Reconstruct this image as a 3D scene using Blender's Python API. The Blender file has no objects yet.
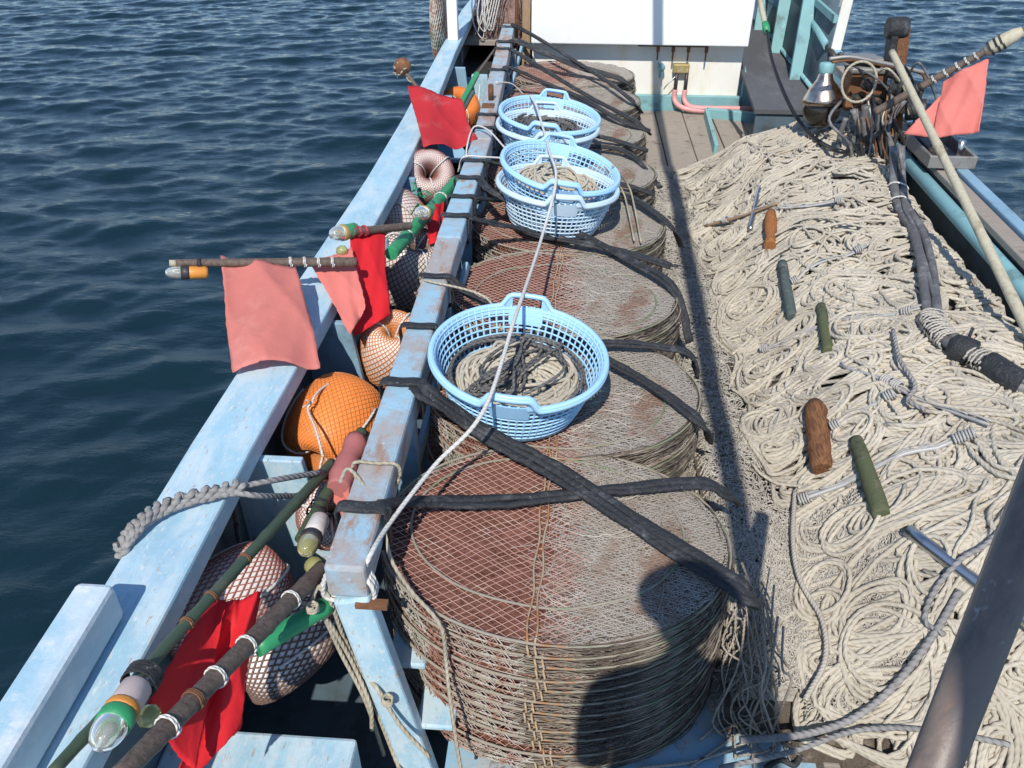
import bpy, math, random
import numpy as np
random.seed(7); RNG = np.random.default_rng(11)
R = math.radians
# ------------------------------------------------------------------ camera model (used to find where things stand)
F, CX, CY, CAMH = 820.0, 512.0, 384.0, 2.2
PITCH, YAW = R(35), R(4)
fw = np.array([-math.sin(YAW)*math.cos(PITCH), math.cos(YAW)*math.cos(PITCH), -math.sin(PITCH)])
rt = np.array([math.cos(YAW), math.sin(YAW), 0.0])
up = np.array([-math.sin(YAW)*math.sin(PITCH), math.cos(YAW)*math.sin(PITCH), math.cos(PITCH)])
def ray(px, py): return fw + (px-CX)/F*rt - (py-CY)/F*up
def U(px, py, z=None, y=None, d=None):
    v = ray(px, py)
    t = (z-CAMH)/v[2] if z is not None else (y/v[1] if y is not None else d)
    return np.array([0, 0, CAMH]) + v*t
def UL(lst): return [U(a, b, z=c) for a, b, c in lst]

# ------------------------------------------------------------------ mesh builder
def V(*a): return np.array(a, float)
def unit(v):
    n = np.linalg.norm(v); return v/n if n > 1e-9 else v
class MB:
    def __init__(s): s.v = []; s.n = 0; s.q = []; s.quv = []; s.p = []
    def add(s, verts, quads=None, uv=None, polys=()):
        verts = np.asarray(verts, float).reshape(-1, 3)
        if quads is not None and len(quads):
            q = np.asarray(quads, int)
            s.q.append(q + s.n)
            s.quv.append(np.zeros((len(q), 4, 2)) if uv is None else uv)
        for p in polys: s.p.append([i + s.n for i in p])
        s.v.append(verts); s.n += len(verts)
    def tube(s, pts, r, sides=8, closed=False, caps=True, flat=None, upv=None, uo=0.0):
        """flat = half height along the up normal (r is then the half width)"""
        P = np.asarray(pts, float); n = len(P)
        rr = np.full(n, r, float) if np.isscalar(r) else np.asarray(r, float)
        if closed: T = np.roll(P, -1, 0) - np.roll(P, 1, 0)
        else: T = np.gradient(P, axis=0)
        L = np.linalg.norm(T, axis=1, keepdims=True); T = T/np.maximum(L, 1e-9)
        u0 = np.tile(V(0, 0, 1) if upv is None else np.asarray(upv, float), (n, 1)) if (upv is None or np.ndim(upv) == 1) else np.asarray(upv, float)
        N = u0 - (u0*T).sum(1, keepdims=True)*T
        ln = np.linalg.norm(N, axis=1, keepdims=True)
        bad = ln[:, 0] < .15
        if bad.any():
            alt = np.tile(V(0.3, -1, 0), (n, 1)); N2 = alt - (alt*T).sum(1, keepdims=True)*T
            if bad.sum() > n*.3: N = N2
            else: N[bad] = N2[bad]
            ln = np.linalg.norm(N, axis=1, keepdims=True)
        N = N/np.maximum(ln, 1e-9); B = np.cross(T, N)
        a = np.arange(sides)*2*math.pi/sides
        hb = rr if flat is None else np.full(n, flat)
        ring = P[:, None, :] + (np.cos(a)[None, :, None]*B[:, None, :]*rr[:, None, None] + np.sin(a)[None, :, None]*N[:, None, :]*hb[:, None, None])
        seg = np.linalg.norm(np.diff(P, axis=0), axis=1); cum = np.concatenate([[0], np.cumsum(seg)]) + uo
        m = n if closed else n-1
        i = np.arange(m)[:, None]; j = np.arange(sides)[None, :]
        i2 = (i+1) % n; j2 = (j+1) % sides
        q = np.stack([i*sides+j+0*j, i*sides+j2, i2*sides+j2, i2*sides+j], -1).reshape(-1, 4)
        ca = cum[:, None]; c2 = np.concatenate([cum[1:], [cum[-1] + .01]])[:, None]
        uv = np.zeros((m, sides, 4, 2))
        uv[..., 0, 0] = ca[:m]; uv[..., 1, 0] = ca[:m]; uv[..., 2, 0] = c2[:m]; uv[..., 3, 0] = c2[:m]
        uv[..., 0, 1] = j/sides; uv[..., 3, 1] = j/sides; uv[..., 1, 1] = (j+1)/sides; uv[..., 2, 1] = (j+1)/sides
        polys = []
        if caps and not closed: polys = [list(range(sides))[::-1], [(n-1)*sides+k for k in range(sides)]]
        s.add(ring.reshape(-1, 3), q, uv.reshape(-1, 4, 2), polys)
    def box(s, c, size, ax=None):
        """ax: three axis vectors (rows)"""
        ax = np.eye(3) if ax is None else np.asarray(ax)
        h = np.asarray(size)/2
        k = np.array([[x, y, z] for z in (-1, 1) for y in (-1, 1) for x in (-1, 1)])*h
        s.add(np.asarray(c) + k@ax, polys=[[0, 2, 3, 1], [4, 5, 7, 6], [0, 1, 5, 4], [2, 6, 7, 3], [0, 4, 6, 2], [1, 3, 7, 5]])
    def box2(s, lo, hi): s.box((np.asarray(lo)+np.asarray(hi))/2, np.asarray(hi)-np.asarray(lo))
    def beam(s, a, b, w, h, upv=(0, 0, 1)):
        a = np.asarray(a, float); b = np.asarray(b, float); t = unit(b-a)
        n = unit(np.asarray(upv, float) - np.dot(upv, t)*t); sd = np.cross(t, n)
        s.box((a+b)/2, (np.linalg.norm(b-a), w, h), [t, -sd, n])
    def prism(s, poly, ext):
        P = np.asarray(poly, float); n = len(P); e = np.asarray(ext, float)
        s.add(np.concatenate([P, P+e]), polys=[list(range(n))[::-1], [n+i for i in range(n)]] + [[i, (i+1) % n, n+(i+1) % n, n+i] for i in range(n)])
    def lathe(s, prof, o, axis, segs=24, caps=True):
        ax = unit(np.asarray(axis, float)); t = V(0, 0, 1) if abs(ax[2]) < .9 else V(1, 0, 0)
        x = unit(np.cross(t, ax)); y = np.cross(ax, x); a = np.arange(segs)*2*math.pi/segs
        pr = np.asarray(prof, float)
        ring = np.asarray(o, float) + pr[:, 1][:, None, None]*ax + pr[:, 0][:, None, None]*(np.cos(a)[None, :, None]*x + np.sin(a)[None, :, None]*y)
        n = len(pr); i = np.arange(n-1)[:, None]; j = np.arange(segs)[None, :]; j2 = (j+1) % segs
        q = np.stack([i*segs+j, i*segs+j2, (i+1)*segs+j2, (i+1)*segs+j], -1).reshape(-1, 4)
        s.add(ring.reshape(-1, 3), q, polys=[list(range(segs))[::-1], [(n-1)*segs+k for k in range(segs)]] if caps else ())
    def grid(s, G, uvs=None):
        n, m = G.shape[:2]; i = np.arange(n-1)[:, None]; j = np.arange(m-1)[None, :]
        q = np.stack([i*m+j, i*m+j+1, (i+1)*m+j+1, (i+1)*m+j], -1).reshape(-1, 4)
        s.add(G.reshape(-1, 3), q)
    def mesh(s, name, off=(0, 0, 0), smooth=True):
        me = bpy.data.meshes.new(name)
        if not s.v: return me
        v = np.concatenate(s.v) - np.asarray(off, float)
        q = np.concatenate(s.q) if s.q else np.zeros((0, 4), int)
        uv = np.concatenate(s.quv).reshape(-1, 2) if s.q else np.zeros((0, 2))
        pl = s.p; nl = q.size + sum(map(len, pl)); npoly = len(q) + len(pl)
        loops = np.concatenate([q.reshape(-1)] + [np.array(p, int) for p in pl]) if pl else q.reshape(-1)
        st = np.arange(len(q))*4; tot = [4]*len(q) + [len(p) for p in pl]
        starts = np.concatenate([[0], np.cumsum(tot)[:-1]]).astype(int)
        me.vertices.add(len(v)); me.vertices.foreach_set('co', v.astype(np.float32).ravel())
        me.loops.add(nl); me.loops.foreach_set('vertex_index', loops.astype(np.int32))
        me.polygons.add(npoly); me.polygons.foreach_set('loop_start', starts.astype(np.int32))
        uvl = me.uv_layers.new(name='UVMap')
        fu = np.zeros((nl, 2), np.float32); fu[:len(uv)] = uv
        uvl.data.foreach_set('uv', fu.ravel())
        sm = np.zeros(npoly, bool); sm[:len(q)] = smooth
        me.polygons.foreach_set('use_smooth', sm)
        me.update(calc_edges=True); me.validate()
        return me

def cr(pts, n=8, closed=False):
    P = np.asarray(pts, float); k = len(P)
    if k < 3 and not closed: return np.linspace(P[0], P[-1], n+1)
    out = []
    rng = range(k) if closed else range(k-1)
    for i in rng:
        if closed: p0, p1, p2, p3 = P[(i-1) % k], P[i], P[(i+1) % k], P[(i+2) % k]
        else:
            p1, p2 = P[i], P[i+1]
            p0 = P[i-1] if i > 0 else 2*p1-p2
            p3 = P[i+2] if i+2 < k else 2*p2-p1
        for t in np.arange(n)/n:
            out.append(.5*((2*p1) + (p2-p0)*t + (2*p0-5*p1+4*p2-p3)*t*t + (3*p1-p0-3*p2+p3)*t**3))
    if not closed: out.append(P[-1])
    return np.array(out)

C = bpy.context.scene.collection
def empty(name, loc, label, cat, group=None):
    o = bpy.data.objects.new(name, None); C.objects.link(o); o.location = loc; o.empty_display_size = .1
    o['label'] = label; o['category'] = cat
    if group: o['group'] = group
    return o
def rootof(o):
    while o.parent is not None: o = o.parent
    return o
def part(name, mb, m, parent=None, bevel=0, label=None, smooth=True, local=False, solid=0):
    off = (0, 0, 0) if (parent is None or local) else np.array(rootof(parent).location)
    o = bpy.data.objects.new(name, mb.mesh(name, off, smooth)); C.objects.link(o)
    if m is not None: o.data.materials.append(m)
    if parent is not None: o.parent = parent
    if solid:
        so = o.modifiers.new('solid', 'SOLIDIFY'); so.thickness = solid; so.offset = 0
    if bevel:
        b = o.modifiers.new('bevel', 'BEVEL'); b.width = bevel; b.segments = 2; b.limit_method = 'ANGLE'; b.angle_limit = R(40)
    if label: o['label'] = label
    return o
def thing(name, mb, m, label, cat, group=None, bevel=0, smooth=True, origin=None, solid=0):
    v = np.concatenate(mb.v)
    if origin is None: origin = [(v[:, 0].min()+v[:, 0].max())/2, (v[:, 1].min()+v[:, 1].max())/2, v[:, 2].min()]
    o = bpy.data.objects.new(name, mb.mesh(name, origin, smooth)); C.objects.link(o); o.location = origin
    if m is not None: o.data.materials.append(m)
    o['label'] = label; o['category'] = cat
    if group: o['group'] = group
    if solid:
        so = o.modifiers.new('solid', 'SOLIDIFY'); so.thickness = solid; so.offset = 0
    if bevel:
        b = o.modifiers.new('bevel', 'BEVEL'); b.width = bevel; b.segments = 2; b.limit_method = 'ANGLE'; b.angle_limit = R(40)
    return o
def dup(root, loc=None, rot=None):
    r = root.copy(); C.objects.link(r)
    if loc is not None: r.location = loc
    if rot is not None: r.rotation_euler = rot
    for ch in root.children:
        c = ch.copy(); C.objects.link(c); c.parent = r
        for g in ch.children:
            d = g.copy(); C.objects.link(d); d.parent = c
    return r

# ------------------------------------------------------------------ materials
def S(h):
    c = [int(h[i:i+2], 16)/255 for i in (0, 2, 4)]
    return [x/12.92 if x <= .04045 else ((x+.055)/1.055)**2.4 for x in c]
class NT:
    def __init__(s, name):
        s.m = bpy.data.materials.new(name); s.m.use_nodes = True; s.t = s.m.node_tree; s.n = s.t.nodes
        s.b = s.n['Principled BSDF']; s.out = s.n['Material Output']
        s.tc = s.n.new('ShaderNodeTexCoord')
    def new(s, t, **k):
        n = s.n.new(t)
        for a, b in k.items(): setattr(n, a, b)
        return n
    def link(s, a, b): s.t.links.new(a, b)
    def noise(s, scale, detail=5, rough=.6, vec=None, dist=0):
        n = s.new('ShaderNodeTexNoise'); n.inputs['Scale'].default_value = scale; n.inputs['Detail'].default_value = detail
        n.inputs['Roughness'].default_value = rough; n.inputs['Distortion'].default_value = dist
        s.link(vec or s.tc.outputs['Object'], n.inputs['Vector']); return n.outputs['Fac']
    def mapped(s, scale, out='Object'):
        m = s.new('ShaderNodeMapping'); m.inputs['Scale'].default_value = scale; s.link(s.tc.outputs[out], m.inputs['Vector']); return m.outputs['Vector']
    def ramp(s, fac, a, b):
        r = s.new('ShaderNodeMapRange'); r.interpolation_type = 'SMOOTHSTEP'; r.inputs[1].default_value = a; r.inputs[2].default_value = b
        s.link(fac, r.inputs[0]); return r.outputs[0]
    def mix(s, fac, a, b):
        m = s.new('ShaderNodeMix', data_type='RGBA')
        for k, x in ((6, a), (7, b)):
            if isinstance(x, (list, tuple)): m.inputs[k].default_value = (*x[:3], 1)
            else: s.link(x, m.inputs[k])
        if isinstance(fac, (int, float)): m.inputs[0].default_value = fac
        else: s.link(fac, m.inputs[0])
        return m.outputs[2]
    def math(s, op, a, b=None):
        m = s.new('ShaderNodeMath', operation=op)
        for k, x in ((0, a), (1, b)):
            if x is None: continue
            if isinstance(x, (int, float)): m.inputs[k].default_value = x
            else: s.link(x, m.inputs[k])
        return m.outputs[0]
    def bump(s, h, strength=.3, dist=.01):
        b = s.new('ShaderNodeBump'); b.inputs['Strength'].default_value = strength; b.inputs['Distance'].default_value = dist
        s.link(h, b.inputs['Height']); s.link(b.outputs[0], s.b.inputs['Normal'])
    def col(s, x):
        if isinstance(x, (list, tuple)): s.b.inputs['Base Color'].default_value = (*x[:3], 1)
        else: s.link(x, s.b.inputs['Base Color'])
    def set(s, rough=.6, metal=0, spec=.5):
        s.b.inputs['Roughness'].default_value = rough; s.b.inputs['Metallic'].default_value = metal; s.b.inputs['Specular IOR Level'].default_value = spec
def mat(name, c, rough=.6, metal=0, var=.18, layers=(), bump=(60, .25, .003), spec=.5):
    """base colour with a gentle variation, then patches (colour, scale, lo, hi)"""
    t = NT(name); dark = [x*(1-var) for x in c]; light = [min(1, x*(1+var)) for x in c]
    cur = t.mix(t.noise(9, 6), dark, light)
    for l in layers:
        c2, sc, lo, hi = l[:4]
        vec = t.mapped(l[4]) if len(l) > 4 else None
        cur = t.mix(t.ramp(t.noise(sc, 7, .68, vec), lo, hi), cur, c2)
    t.col(cur); t.set(rough, metal, spec)
    if bump: t.bump(t.noise(bump[0], 6, .65), bump[1], bump[2])
    return t.m
def rope_mat(name, c, c2, pitch=.03, rough=.85, strands=3, bstr=.5):
    t = NT(name); sep = t.new('ShaderNodeSeparateXYZ'); t.link(t.tc.outputs['UV'], sep.inputs[0])
    ph = t.math('ADD', t.math('MULTIPLY', sep.outputs[0], 1/pitch), t.math('MULTIPLY', sep.outputs[1], float(strands)))
    w = t.math('ABSOLUTE', t.math('SINE', t.math('MULTIPLY', ph, math.pi)))
    col = t.mix(t.ramp(t.noise(5, 6, .7), .35, .65), c, c2)
    col = t.mix(t.ramp(t.noise(45, 4, .7), .55, .75), col, [x*.75 for x in c])
    t.col(col); t.set(rough, 0, .25); t.bump(w, bstr, .003)
    return t.m
def cloth_mat(name, c, transl=.35, c2=None, lo=.5, hi=.7):
    t = NT(name); cur = t.mix(t.noise(7, 6), [x*.85 for x in c], [min(1, x*1.1) for x in c])
    if c2: cur = t.mix(t.ramp(t.noise(5, 6, .7), lo, hi), cur, c2)
    t.col(cur); t.set(.65, 0, .3); t.bump(t.noise(16, 5, .6), .25, .02)
    tr = t.new('ShaderNodeBsdfTranslucent'); t.link(cur, tr.inputs[0]) if not isinstance(cur, list) else None
    mx = t.new('ShaderNodeMixShader'); mx.inputs[0].default_value = transl
    t.link(t.b.outputs[0], mx.inputs[1]); t.link(tr.outputs[0], mx.inputs[2]); t.link(mx.outputs[0], t.out.inputs[0])
    return t.m
M = {}
BL = (.325, .525, .63)
M['blue'] = mat('blue_paint', BL, .5, layers=[((.50, .62, .67), 7, .38, .66, (2.2, .7, 1)), ((.30, .36, .37), 4, .60, .74, (1.5, 1, 1)), ((.23, .40, .54), 2.5, .5, .75), ((.58, .635, .65), 55, .58, .66, (1.4, .5, 1)), ((.40, .33, .28), 40, .60, .66, (1.8, .5, 1)), ((.12, .12, .12), 18, .69, .71, (3, .8, 1)), ((.52, .58, .62), 90, .58, .63, (1, .25, 1))], bump=(40, .35, .004))
M['blue_pale'] = mat('chalky_pale_blue_paint', (.50, .61, .67), .55, layers=[((.32, .51, .62), 5, .5, .7, (1, .5, 1)), ((.66, .70, .74), 12, .52, .7), ((.30, .24, .2), 40, .66, .73)], bump=(50, .4, .004))
M['blue_rail'] = mat('worn_rail_paint', (.30, .485, .60), .6, layers=[((.36, .34, .33), 5, .40, .60), ((.33, .215, .16), 15, .50, .64, (1, .35, 1)), ((.52, .53, .53), 38, .62, .70), ((.20, .12, .08), 30, .68, .76)], bump=(70, .6, .004))
M['blue_dim'] = mat('dim_and_shaded_blue', (.22, .37, .48), .55, layers=[((.12, .16, .17), 5, .5, .75), ((.38, .46, .5), 22, .62, .74)])  # darker copy of the blue; on the farther knees it stands for shade
M['dark_liner'] = mat('bulwark_shaded_paint', (.085, .13, .16), .6, layers=[((.05, .06, .06), 4, .45, .7), ((.2, .26, .28), 25, .64, .74)])  # dark tone carries the shade inside the bulwark and on the gutter floor
M['teal'] = mat('teal_paint', (.20, .40, .42), .55, layers=[((.12, .2, .2), 6, .52, .7), ((.4, .5, .5), 20, .6, .72), ((.25, .13, .08), 24, .68, .76)])
M['white'] = mat('white_paint', (.80, .81, .80), .45, var=.04, layers=[((.70, .68, .60), 3, .58, .8), ((.55, .45, .33), 9, .68, .8, (1, 1, .3))], bump=(30, .12, .003))
M['white_old'] = mat('white_stained_paint', (.78, .77, .70), .5, var=.05, layers=[((.68, .58, .38), 4, .5, .75, (1, 1, .5)), ((.45, .28, .15), 12, .70, .8, (1.5, 1, .3))])
M['deck'] = mat('deck_paint', (.24, .43, .56), .6, layers=[((.38, .42, .42), 6, .45, .65), ((.16, .13, .11), 13, .58, .72)], bump=(35, .4, .004))
M['deck_dark'] = mat('dark_side_deck', (.085, .088, .095), .8, layers=[((.15, .15, .155), 4, .5, .75, (1, .3, 1)), ((.30, .29, .28), 30, .68, .76)], bump=(120, .5, .004))
def wood(name, c, c2, c3, grain=(2, 30, 30), rough=.8):
    t = NT(name); g = t.noise(6, 8, .7, t.mapped(grain)); cur = t.mix(t.ramp(g, .3, .7), c, c2)
    cur = t.mix(t.ramp(t.noise(8, 6, .7), .55, .72), cur, c3); t.col(cur); t.set(rough, 0, .25); t.bump(g, .6, .006); return t.m
M['plank'] = wood('weathered_plank', (.26, .22, .18), (.36, .32, .27), (.16, .12, .09), (2, 25, 25))
M['wood_brown'] = wood('wet_brown_wood', (.085, .035, .024), (.27, .13, .055), (.05, .022, .016), (22, 2.5, 22))
M['wood_rust'] = wood('rusty_orange_wood', (.24, .085, .025), (.36, .16, .06), (.10, .04, .02), (30, 4, 30))
M['timber'] = wood('grey_brown_timber', (.27, .18, .11), (.40, .28, .18), (.10, .06, .04), (20, 20, 3))
M['bamboo'] = wood('pale_bamboo', (.42, .38, .27), (.52, .48, .36), (.30, .26, .17), (12, 12, 2), .6)
M['bamboo_dark'] = wood('dark_bamboo', (.085, .062, .05), (.17, .13, .105), (.22, .16, .11), (18, 18, 4), .55)
M['green_pole'] = mat('olive_green_pole', (.055, .085, .05), .5, layers=[((.16, .15, .09), 14, .52, .7), ((.02, .05, .035), 7, .5, .7)])
M['green'] = mat('bright_green_wrap', (.03, .27, .11), .45, layers=[((.02, .16, .06), 10, .5, .7), ((.2, .33, .2), 40, .64, .74)])
M['green_moss'] = mat('mossy_green_stick', (.085, .10, .045), .85, layers=[((.17, .16, .10), 25, .5, .7), ((.04, .05, .03), 12, .52, .7)], bump=(60, .7, .006))
M['dark_stick'] = mat('dark_teal_stick', (.07, .095, .09), .8, layers=[((.2, .22, .21), 30, .55, .7), ((.03, .035, .03), 12, .5, .7)], bump=(60, .7, .006))
M['black'] = mat('black_rubber', (.026, .028, .031), .5, layers=[((.085, .09, .095), 16, .52, .70), ((.24, .24, .235), 60, .62, .72)], bump=(55, 1.0, .010), spec=.4)
M['hose'] = mat('dusty_black_hose', (.11, .11, .112), .6, layers=[((.25, .25, .245), 14, .45, .68), ((.035, .035, .04), 8, .5, .7)], bump=(40, .6, .005))
M['steel'] = mat('galvanised_steel', (.52, .53, .54), .32, 1, layers=[((.30, .27, .24), 20, .55, .7)], bump=(80, .15, .002))
M['post'] = mat('weathered_steel_tube', (.215, .165, .135), .45, .0, layers=[((.10, .085, .078), 7, .42, .66, (2, 2, .5)), ((.30, .17, .10), 24, .60, .74, (2, 2, .6)), ((.36, .34, .32), 40, .62, .72)], bump=(60, .35, .003))
M['dark_metal'] = mat('greasy_dark_metal', (.05, .047, .045), .5, .4, layers=[((.16, .09, .05), 14, .5, .7), ((.2, .2, .2), 40, .62, .75)])
M['rust'] = mat('rusty_iron', (.17, .075, .035), .8, .1, layers=[((.28, .14, .06), 15, .48, .66), ((.07, .04, .03), 20, .54, .7), ((.30, .27, .24), 34, .64, .74)], bump=(45, .7, .006))
M['galv'] = mat('dull_grey_alloy', (.30, .29, .27), .5, .5, layers=[((.2, .14, .09), 12, .52, .7), ((.42, .42, .42), 25, .58, .72)])
M['rod'] = mat('dull_grey_rod', (.40, .395, .385), .55, .2, layers=[((.27, .24, .2), 20, .5, .7)])
M['chrome'] = mat('polished_reflector', (.64, .54, .43), .28, 1, var=.1, layers=[((.36, .25, .2), 12, .46, .62), ((.85, .83, .8), 30, .6, .7)], bump=(25, .12, .004))
M['basket'] = mat('sky_blue_plastic', (.36, .62, .85), .38, var=.06, layers=[((.45, .68, .86), 20, .55, .72)], bump=(90, .1, .001))
M['basket_pale'] = mat('pale_blue_plastic', (.52, .68, .80), .42, var=.06, layers=[((.58, .70, .78), 20, .5, .72)], bump=(90, .1, .001))
M['rope'] = rope_mat('beige_rope', (.515, .47, .38), (.41, .37, .295), .022, bstr=.35)
M['rope_under'] = mat('rope_gap_shade', (.12, .095, .07), .9, var=.3, layers=[((.26, .22, .17), 30, .5, .7)], bump=(50, 1, .02))  # dark under-sheet paints in the shade of the gaps between strands
M['twine_under'] = mat('matted_twine', (.45, .42, .355), .9, var=.3, layers=[((.22, .19, .15), 40, .5, .7)], bump=(90, 1, .012))
M['twine'] = rope_mat('grey_beige_twine', (.46, .43, .37), (.38, .35, .30), .012)
M['twine_dirty'] = rope_mat('dirty_twine', (.37, .33, .27), (.25, .215, .17), .012)
M['rope_white'] = rope_mat('white_braided_rope', (.66, .65, .61), (.55, .54, .50), .016)
M['rope_tan'] = rope_mat('tan_rope', (.45, .41, .32), (.34, .30, .22), .02)
M['rope_grey'] = rope_mat('grey_rope', (.225, .22, .215), (.31, .30, .285), .02, bstr=.9)
M['rope_grey_fine'] = rope_mat('thin_grey_cord', (.34, .335, .32), (.45, .43, .40), .02, bstr=.2)
M['rope_dark'] = rope_mat('dark_grey_rope', (.105, .105, .108), (.17, .165, .155), .022, bstr=.9)
M['coarse'] = mat('red_brown_netting', (.43, .25, .205), .8, var=.2, layers=[((.54, .41, .35), 14, .5, .7)], bump=None)
M['coarse_deep'] = mat('old_red_netting', (.20, .085, .06), .85, var=.25, bump=None)
M['fine'] = mat('grey_beige_netting', (.42, .385, .335), .85, var=.22, layers=[((.30, .19, .14), 5, .52, .68), ((.52, .49, .43), 13, .55, .7)], bump=None)
M['fine_dirty'] = mat('dirty_side_netting', (.215, .18, .14), .85, var=.3, layers=[((.42, .38, .31), 13, .55, .68), ((.075, .055, .04), 7, .45, .62)], bump=None)
M['side_pale'] = mat('pale_frame_cord', (.46, .43, .38), .7, var=.2, layers=[((.15, .20, .12), 6, .48, .62), ((.28, .13, .09), 9, .45, .62)], bump=(80, .4, .003))
M['ring'] = mat('corded_wire_ring', (.30, .265, .21), .8, var=.2, layers=[((.17, .21, .12), 4, .50, .64), ((.36, .17, .06), 9, .60, .72)], bump=(90, .8, .004))
M['seam'] = mat('rust_stained_seam_cord', (.42, .33, .22), .8, layers=[((.38, .17, .05), 12, .45, .6)], bump=(90, .7, .004))
def half_mat(name, l1, l2, r1, r2, x0=-.03):
    t = NT(name); sep = t.new('ShaderNodeSeparateXYZ'); t.link(t.tc.outputs['Object'], sep.inputs[0])
    n = t.noise(22, 7, .7); n2 = t.noise(60, 5, .7, t.mapped((1, 1, 6)))
    f = t.math('MULTIPLY', t.math('ADD', n, n2), .5)
    a = t.mix(t.ramp(f, .38, .62), l1, l2); b = t.mix(t.ramp(f, .38, .62), r1, r2)
    edge = t.math('ADD', sep.outputs[0], t.math('MULTIPLY', t.math('SUBTRACT', t.noise(11, 7, .7), .5), .34))
    t.col(t.mix(t.ramp(edge, x0+.035, x0+.135), a, b)); t.set(.9, 0, .15); t.bump(n2, .9, .008); return t.m
M['pot_base'] = half_mat('packed_netting', (.10, .042, .031), (.27, .125, .092), (.13, .10, .075), (.32, .27, .215))
M['salmon'] = cloth_mat('faded_salmon_cloth', (.72, .25, .21), .32, (.78, .34, .29), .5, .72)
M['salmon2'] = cloth_mat('salmon_red_cloth', (.80, .25, .21), .30)
M['red'] = cloth_mat('bright_red_cloth', (.80, .028, .038), .30)
M['red2'] = cloth_mat('washed_red_cloth', (.60, .04, .05), .30, (.60, .16, .16), .5, .7)
M['pinkroll'] = cloth_mat('dull_pink_cloth', (.48, .17, .165), .15)
M['orange'] = mat('orange_float_plastic', (.84, .26, .05), .5, var=.1, layers=[((.62, .17, .03), 8, .5, .75)])
M['orange_net'] = mat('orange_netting', (.62, .24, .07), .7, bump=None)
M['wfloat'] = mat('white_float_plastic', (.73, .69, .66), .5, var=.05, layers=[((.55, .42, .36), 8, .5, .75)])
M['red_net'] = mat('dull_red_netting', (.33, .12, .09), .75, bump=None)
M['brown_net'] = mat('brown_netting', (.17, .11, .09), .8, bump=None)
M['glass'] = None
def glassy(name, c, rough=.06, tr=.75):
    t = NT(name); t.col(c); t.set(rough, 0, .5); t.b.inputs['Transmission Weight'].default_value = tr; t.b.inputs['IOR'].default_value = 1.45; return t.m
M['glass'] = glassy('clear_lens', (.80, .78, .68)); M['glass_yellow'] = glassy('yellow_green_lens', (.60, .58, .26), .12, .6); M['glass_dark'] = glassy('dark_glass', (.03, .025, .02), .05, .1)
M['silver_core'] = mat('lamp_core', (.6, .6, .58), .3, .9)
M['rubber_cap'] = mat('black_lamp_cap', (.03, .03, .032), .5)
M['orange_band'] = mat('orange_band', (.60, .24, .04), .5)
M['pale_label'] = mat('pink_white_label', (.58, .46, .42), .5)
M['red_band'] = mat('red_tape', (.40, .04, .06), .5)
M['pink_hose'] = mat('pink_hose', (.62, .30, .29), .45, layers=[((.50, .36, .32), 12, .52, .7)])
M['brass'] = mat('corroded_brass', (.42, .33, .14), .55, .5, layers=[((.62, .55, .36), 40, .5, .66)])
M['cable'] = mat('black_cable', (.015, .015, .016), .4)
M['skin'] = mat('skin', (.45, .27, .19), .5); M['jacket'] = mat('navy_jacket', (.04, .05, .09), .8); M['hat'] = mat('dark_cap', (.05, .05, .06), .8); M['trousers'] = mat('grey_trousers', (.12, .12, .12), .8)
M['pile'] = mat('tangled_fine_net', (.30, .20, .17), .9, var=.3, layers=[((.15, .08, .06), 14, .48, .66), ((.45, .38, .33), 40, .6, .7)], bump=(60, 1, .02))
M['void'] = mat('recess_shade', (.03, .028, .026), .9)  # near-black colour for the shade in the recess under the shelf

# ------------------------------------------------------------------ sea, sky, sun, camera
EL, AZ = 48.0, 7.5
sc = bpy.context.scene
w = bpy.data.worlds.new('World'); sc.world = w; w.use_nodes = True
nt = w.node_tree; bg = nt.nodes['Background']; sky = nt.nodes.new('ShaderNodeTexSky'); sky.sky_type = 'NISHITA'; sky.sun_disc = False
sky.sun_elevation = R(EL); sky.sun_rotation = R(180+AZ); sky.air_density = 1.0; sky.dust_density = .2; sky.ozone_density = 4.5; sky.altitude = 200
nt.links.new(sky.outputs[0], bg.inputs[0]); bg.inputs[1].default_value = .15
sl = bpy.data.lights.new('sun', 'SUN'); sl.energy = 4.3; sl.angle = R(.5); sl.color = (1, .94, .86)
so = bpy.data.objects.new('sun', sl); C.objects.link(so)
from mathutils import Vector, Matrix
sd = Vector((math.sin(R(AZ))*math.cos(R(EL)), math.cos(R(AZ))*math.cos(R(EL)), -math.sin(R(EL))))
so.rotation_euler = sd.to_track_quat('-Z', 'Y').to_euler(); so.location = (-2, -8, 12)
cd = bpy.data.cameras.new('camera'); co = bpy.data.objects.new('camera', cd); C.objects.link(co); sc.camera = co
cd.sensor_width = 36; cd.lens = 36*F/1024; cd.clip_end = 20000; cd.clip_start = .02
co.location = (0, 0, CAMH); co.rotation_euler = (R(90)-PITCH, 0, YAW)
sc.view_settings.view_transform = 'Standard'; sc.view_settings.look = 'None'; sc.view_settings.gamma = 1; sc.view_settings.exposure = .14
sc.cycles.max_bounces = 7; sc.cycles.use_denoising = True

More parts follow.
